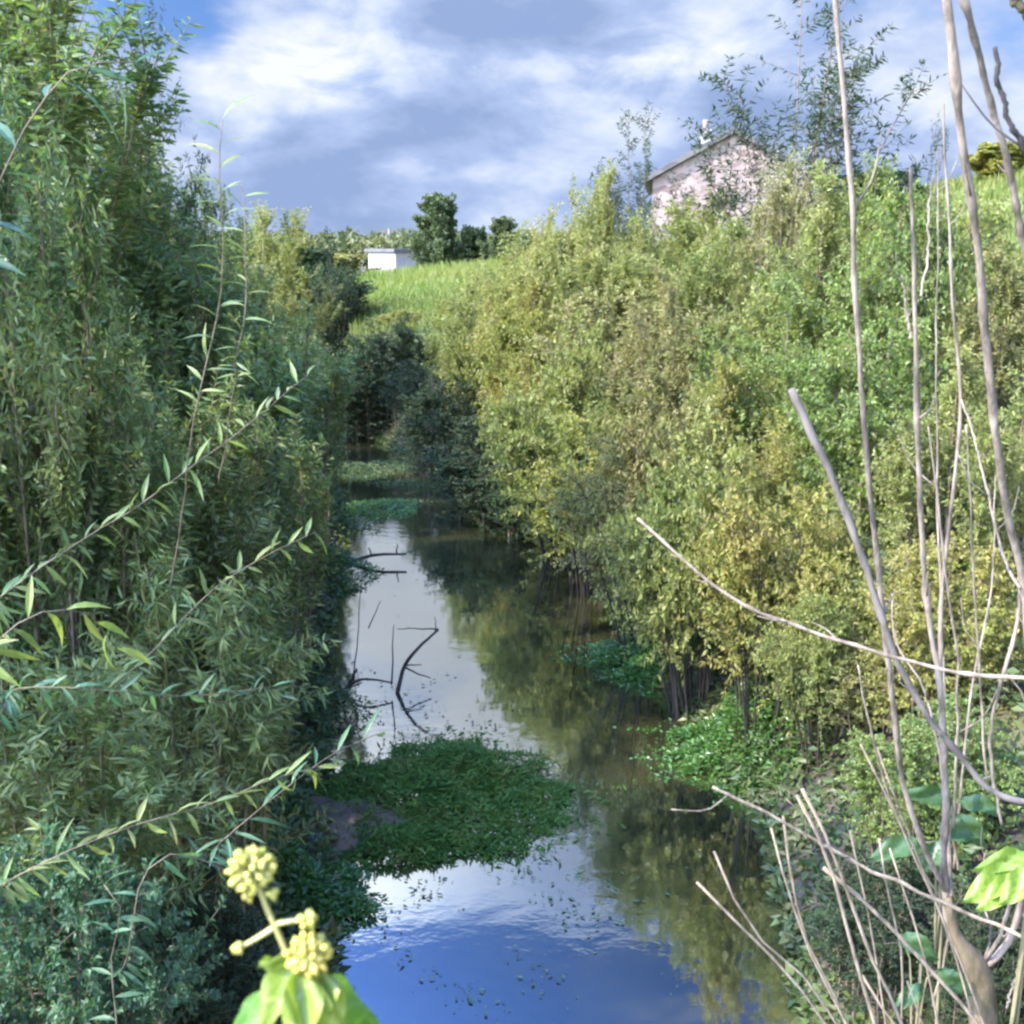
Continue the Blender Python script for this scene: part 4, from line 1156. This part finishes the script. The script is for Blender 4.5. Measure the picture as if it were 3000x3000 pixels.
M_bud = plain_mat('ivy_bud', (.46, .48, .075), (.58, .57, .12), .5, .2, 90)
M_stalk = plain_mat('ivy_stalk', (.38, .42, .12), (.50, .50, .18), .5, .15, 70)
M_anther = plain_mat('ivy_open_flower', (.54, .46, .06), (.60, .54, .11), .5, .2, 90)
IY = 0.62
ib = at(560 * K, 2080 * K, IY)
ivy = empty('ivy_sprig', tuple(ib), 'yellow green flowering ivy sprig close to the camera at the bottom', 'ivy')
ioff = np.array(ivy.location)
IP = lambda x, y, dy=0.0: np.array(at(x * K, y * K, IY + dy)) - ioff
px1 = K / F_PX * IY                       # metres per 1932-view pixel at the sprig
polys = [(smooth_path([IP(640, 2300, .02), IP(575, 2000), IP(560, 1900), IP(548, 1820), IP(520, 1750), IP(500, 1705), IP(484, 1660)], 30), np.linspace(11, 5, 30) * px1)]
polys.append((smooth_path([IP(517, 1745), IP(545, 1738), IP(575, 1736, -.005)], 8), np.linspace(6, 5, 8) * px1))
polys.append((smooth_path([IP(517, 1750), IP(485, 1770), IP(452, 1788, -.004)], 8), np.linspace(6, 4.5, 8) * px1))
polys.append((smooth_path([IP(548, 1815), IP(570, 1805, -.005), IP(580, 1800, -.012)], 6), np.linspace(7, 6, 6) * px1))
obj('stem', mesh('ivy_stem', *tubes(polys, 8), M_stalk, True), ivy)

def ball(c, r, seg=8, rings=6, stretch=1.0, axis=None):
    V, F = [], []
    for i in range(rings + 1):
        th = math.pi * i / rings
        for j in range(seg):
            a = 2 * math.pi * j / seg
            V.append((math.sin(th) * math.cos(a), math.sin(th) * math.sin(a), math.cos(th) * stretch))
    for i in range(rings):
        for j in range(seg):
            F.append((i * seg + j, (i + 1) * seg + j, (i + 1) * seg + (j + 1) % seg, i * seg + (j + 1) % seg))
    V = np.array(V)
    if axis is not None:
        z = axis / np.linalg.norm(axis); x = np.cross(z, [.3, .9, .2]); x /= np.linalg.norm(x); y = np.cross(z, x)
        V = V[:, :1] * x + V[:, 1:2] * y + V[:, 2:3] * z
    return V * r + c, np.array(F)

def umbel(c, rad, n, rbud, seed, mat, label=None, squash=.85):
    """ball of stalked buds round c"""
    rg = np.random.default_rng(seed)
    head = obj('flower_head', mesh('umbel_stalks', *tubes([(np.array([c - [0, 0, 1e-3], c + [0, 0, 1e-3]]), np.array([rad * .16, rad * .16]))], 8), M_stalk, True), ivy)
    if label: head['label'] = label
    g = (1 + 5 ** .5) / 2
    pol = []
    for i in range(n):
        z = 1 - 2 * (i + .5) / n
        a = 2 * math.pi * i / g
        d_ = np.array([math.sqrt(1 - z * z) * math.cos(a), math.sqrt(1 - z * z) * math.sin(a), z]) + rg.normal(0, .09, 3)
        d_ /= np.linalg.norm(d_)
        e = c + d_ * rad * rg.uniform(.84, 1.0) * np.array([1, 1, squash])
        pol.append((np.array([c, e]), np.array([rbud * .28, rbud * .34])))
        v, f = ball(e, rbud * rg.uniform(.85, 1.15), 8, 6, 1.15, d_)
        v2, f2 = ball(e + d_ * rbud * .95, rbud * .34, 6, 4, 1.3, d_)
        obj('bud', mesh('ivy_bud', np.concatenate([v, v2]), np.concatenate([f, f2 + len(v)]), mat, True), head)
    obj('bud_stalk', mesh('bud_stalks', *tubes(pol, 5), M_stalk, True), head)
umbel(IP(474, 1640), 47 * px1, 62, 7.5 * px1, 1, M_bud, 'round upper flower head, the largest')
umbel(IP(582, 1800, -.012), 44 * px1, 40, 9 * px1, 2, M_anther, 'lower flower head with opened yellow flowers', .8)
umbel(IP(580, 1735, -.006), 17 * px1, 9, 8 * px1, 3, M_bud, 'small side cluster of few buds')
umbel(IP(449, 1789, -.004), 6 * px1, 5, 9 * px1, 4, M_bud, 'single round bud cluster on the left side stalk')
umbel(IP(470, 1690, -.003), 8 * px1, 4, 7 * px1, 5, M_bud)
umbel(IP(514, 1686, -.003), 8 * px1, 4, 7.5 * px1, 6, M_bud)

M_ivy = broad_mat('ivy_leaf_yellow_green', (.17, .235, .032), (.27, .325, .055), (.38, .41, .13))  # yellow-green leaf colour, paler than the outer leaves
M_ivyd = broad_mat('ivy_leaf_green', (.06, .15, .022), (.10, .20, .032), (.17, .27, .08))
def ivy_leaf(bx, by, tx, ty, dy, wd, mat, up, seed):
    a, b_ = IP(bx, by, dy * .3), IP(tx, ty, dy)
    L = np.linalg.norm(b_ - a); Wd = wd * px1
    D_ = (b_ - a) / L
    N = np.array(up, float); N /= np.linalg.norm(N)
    S_ = np.cross(D_, N); S_ /= np.linalg.norm(S_); U = np.cross(S_, D_)
    k_, m = 13, 9
    V = []
    for i in range(k_):
        t = i / (k_ - 1)
        wv = Wd * .5 * (math.sin(math.pi * (t * .97 + .03) ** .72) ** .75)
        for j in range(m):
            s = -1 + 2 * j / (m - 1)
            V.append(a + D_ * L * t + S_ * wv * s + U * (abs(s) ** 1.3 * wv * .38 - .16 * L * t * t + .004 * math.sin(7 * t + 4 * s + seed)))
    i = np.arange(k_ - 1)[:, None] * m; j = np.arange(m - 1)[None]
    F = np.stack([i + j, i + j + 1, i + m + j + 1, i + m + j], -1).reshape(-1, 4)
    obj('leaf', mesh('ivy_leaf', V, F, mat, True), ivy)
ivy_leaf(575, 1825, 475, 1945, -.03, 95, M_ivy, (-.5, -.6, .6), 1)
ivy_leaf(575, 1830, 560, 1985, -.05, 85, M_ivy, (.3, -.9, .5), 2)
ivy_leaf(590, 1840, 650, 1960, -.03, 80, M_ivy, (.4, -.6, .6), 3)
ivy_leaf(545, 1815, 490, 1815, -.01, 34, M_ivy, (-.2, -.4, .9), 4)
ivy_leaf(600, 1870, 740, 1950, .03, 110, M_ivyd, (.2, -.3, 1), 5)
ivy_leaf(545, 1880, 410, 1950, .02, 90, M_ivyd, (-.2, -.3, 1), 6)
ivy_leaf(610, 1835, 628, 1900, -.03, 46, M_ivy, (.5, -.7, .4), 7)
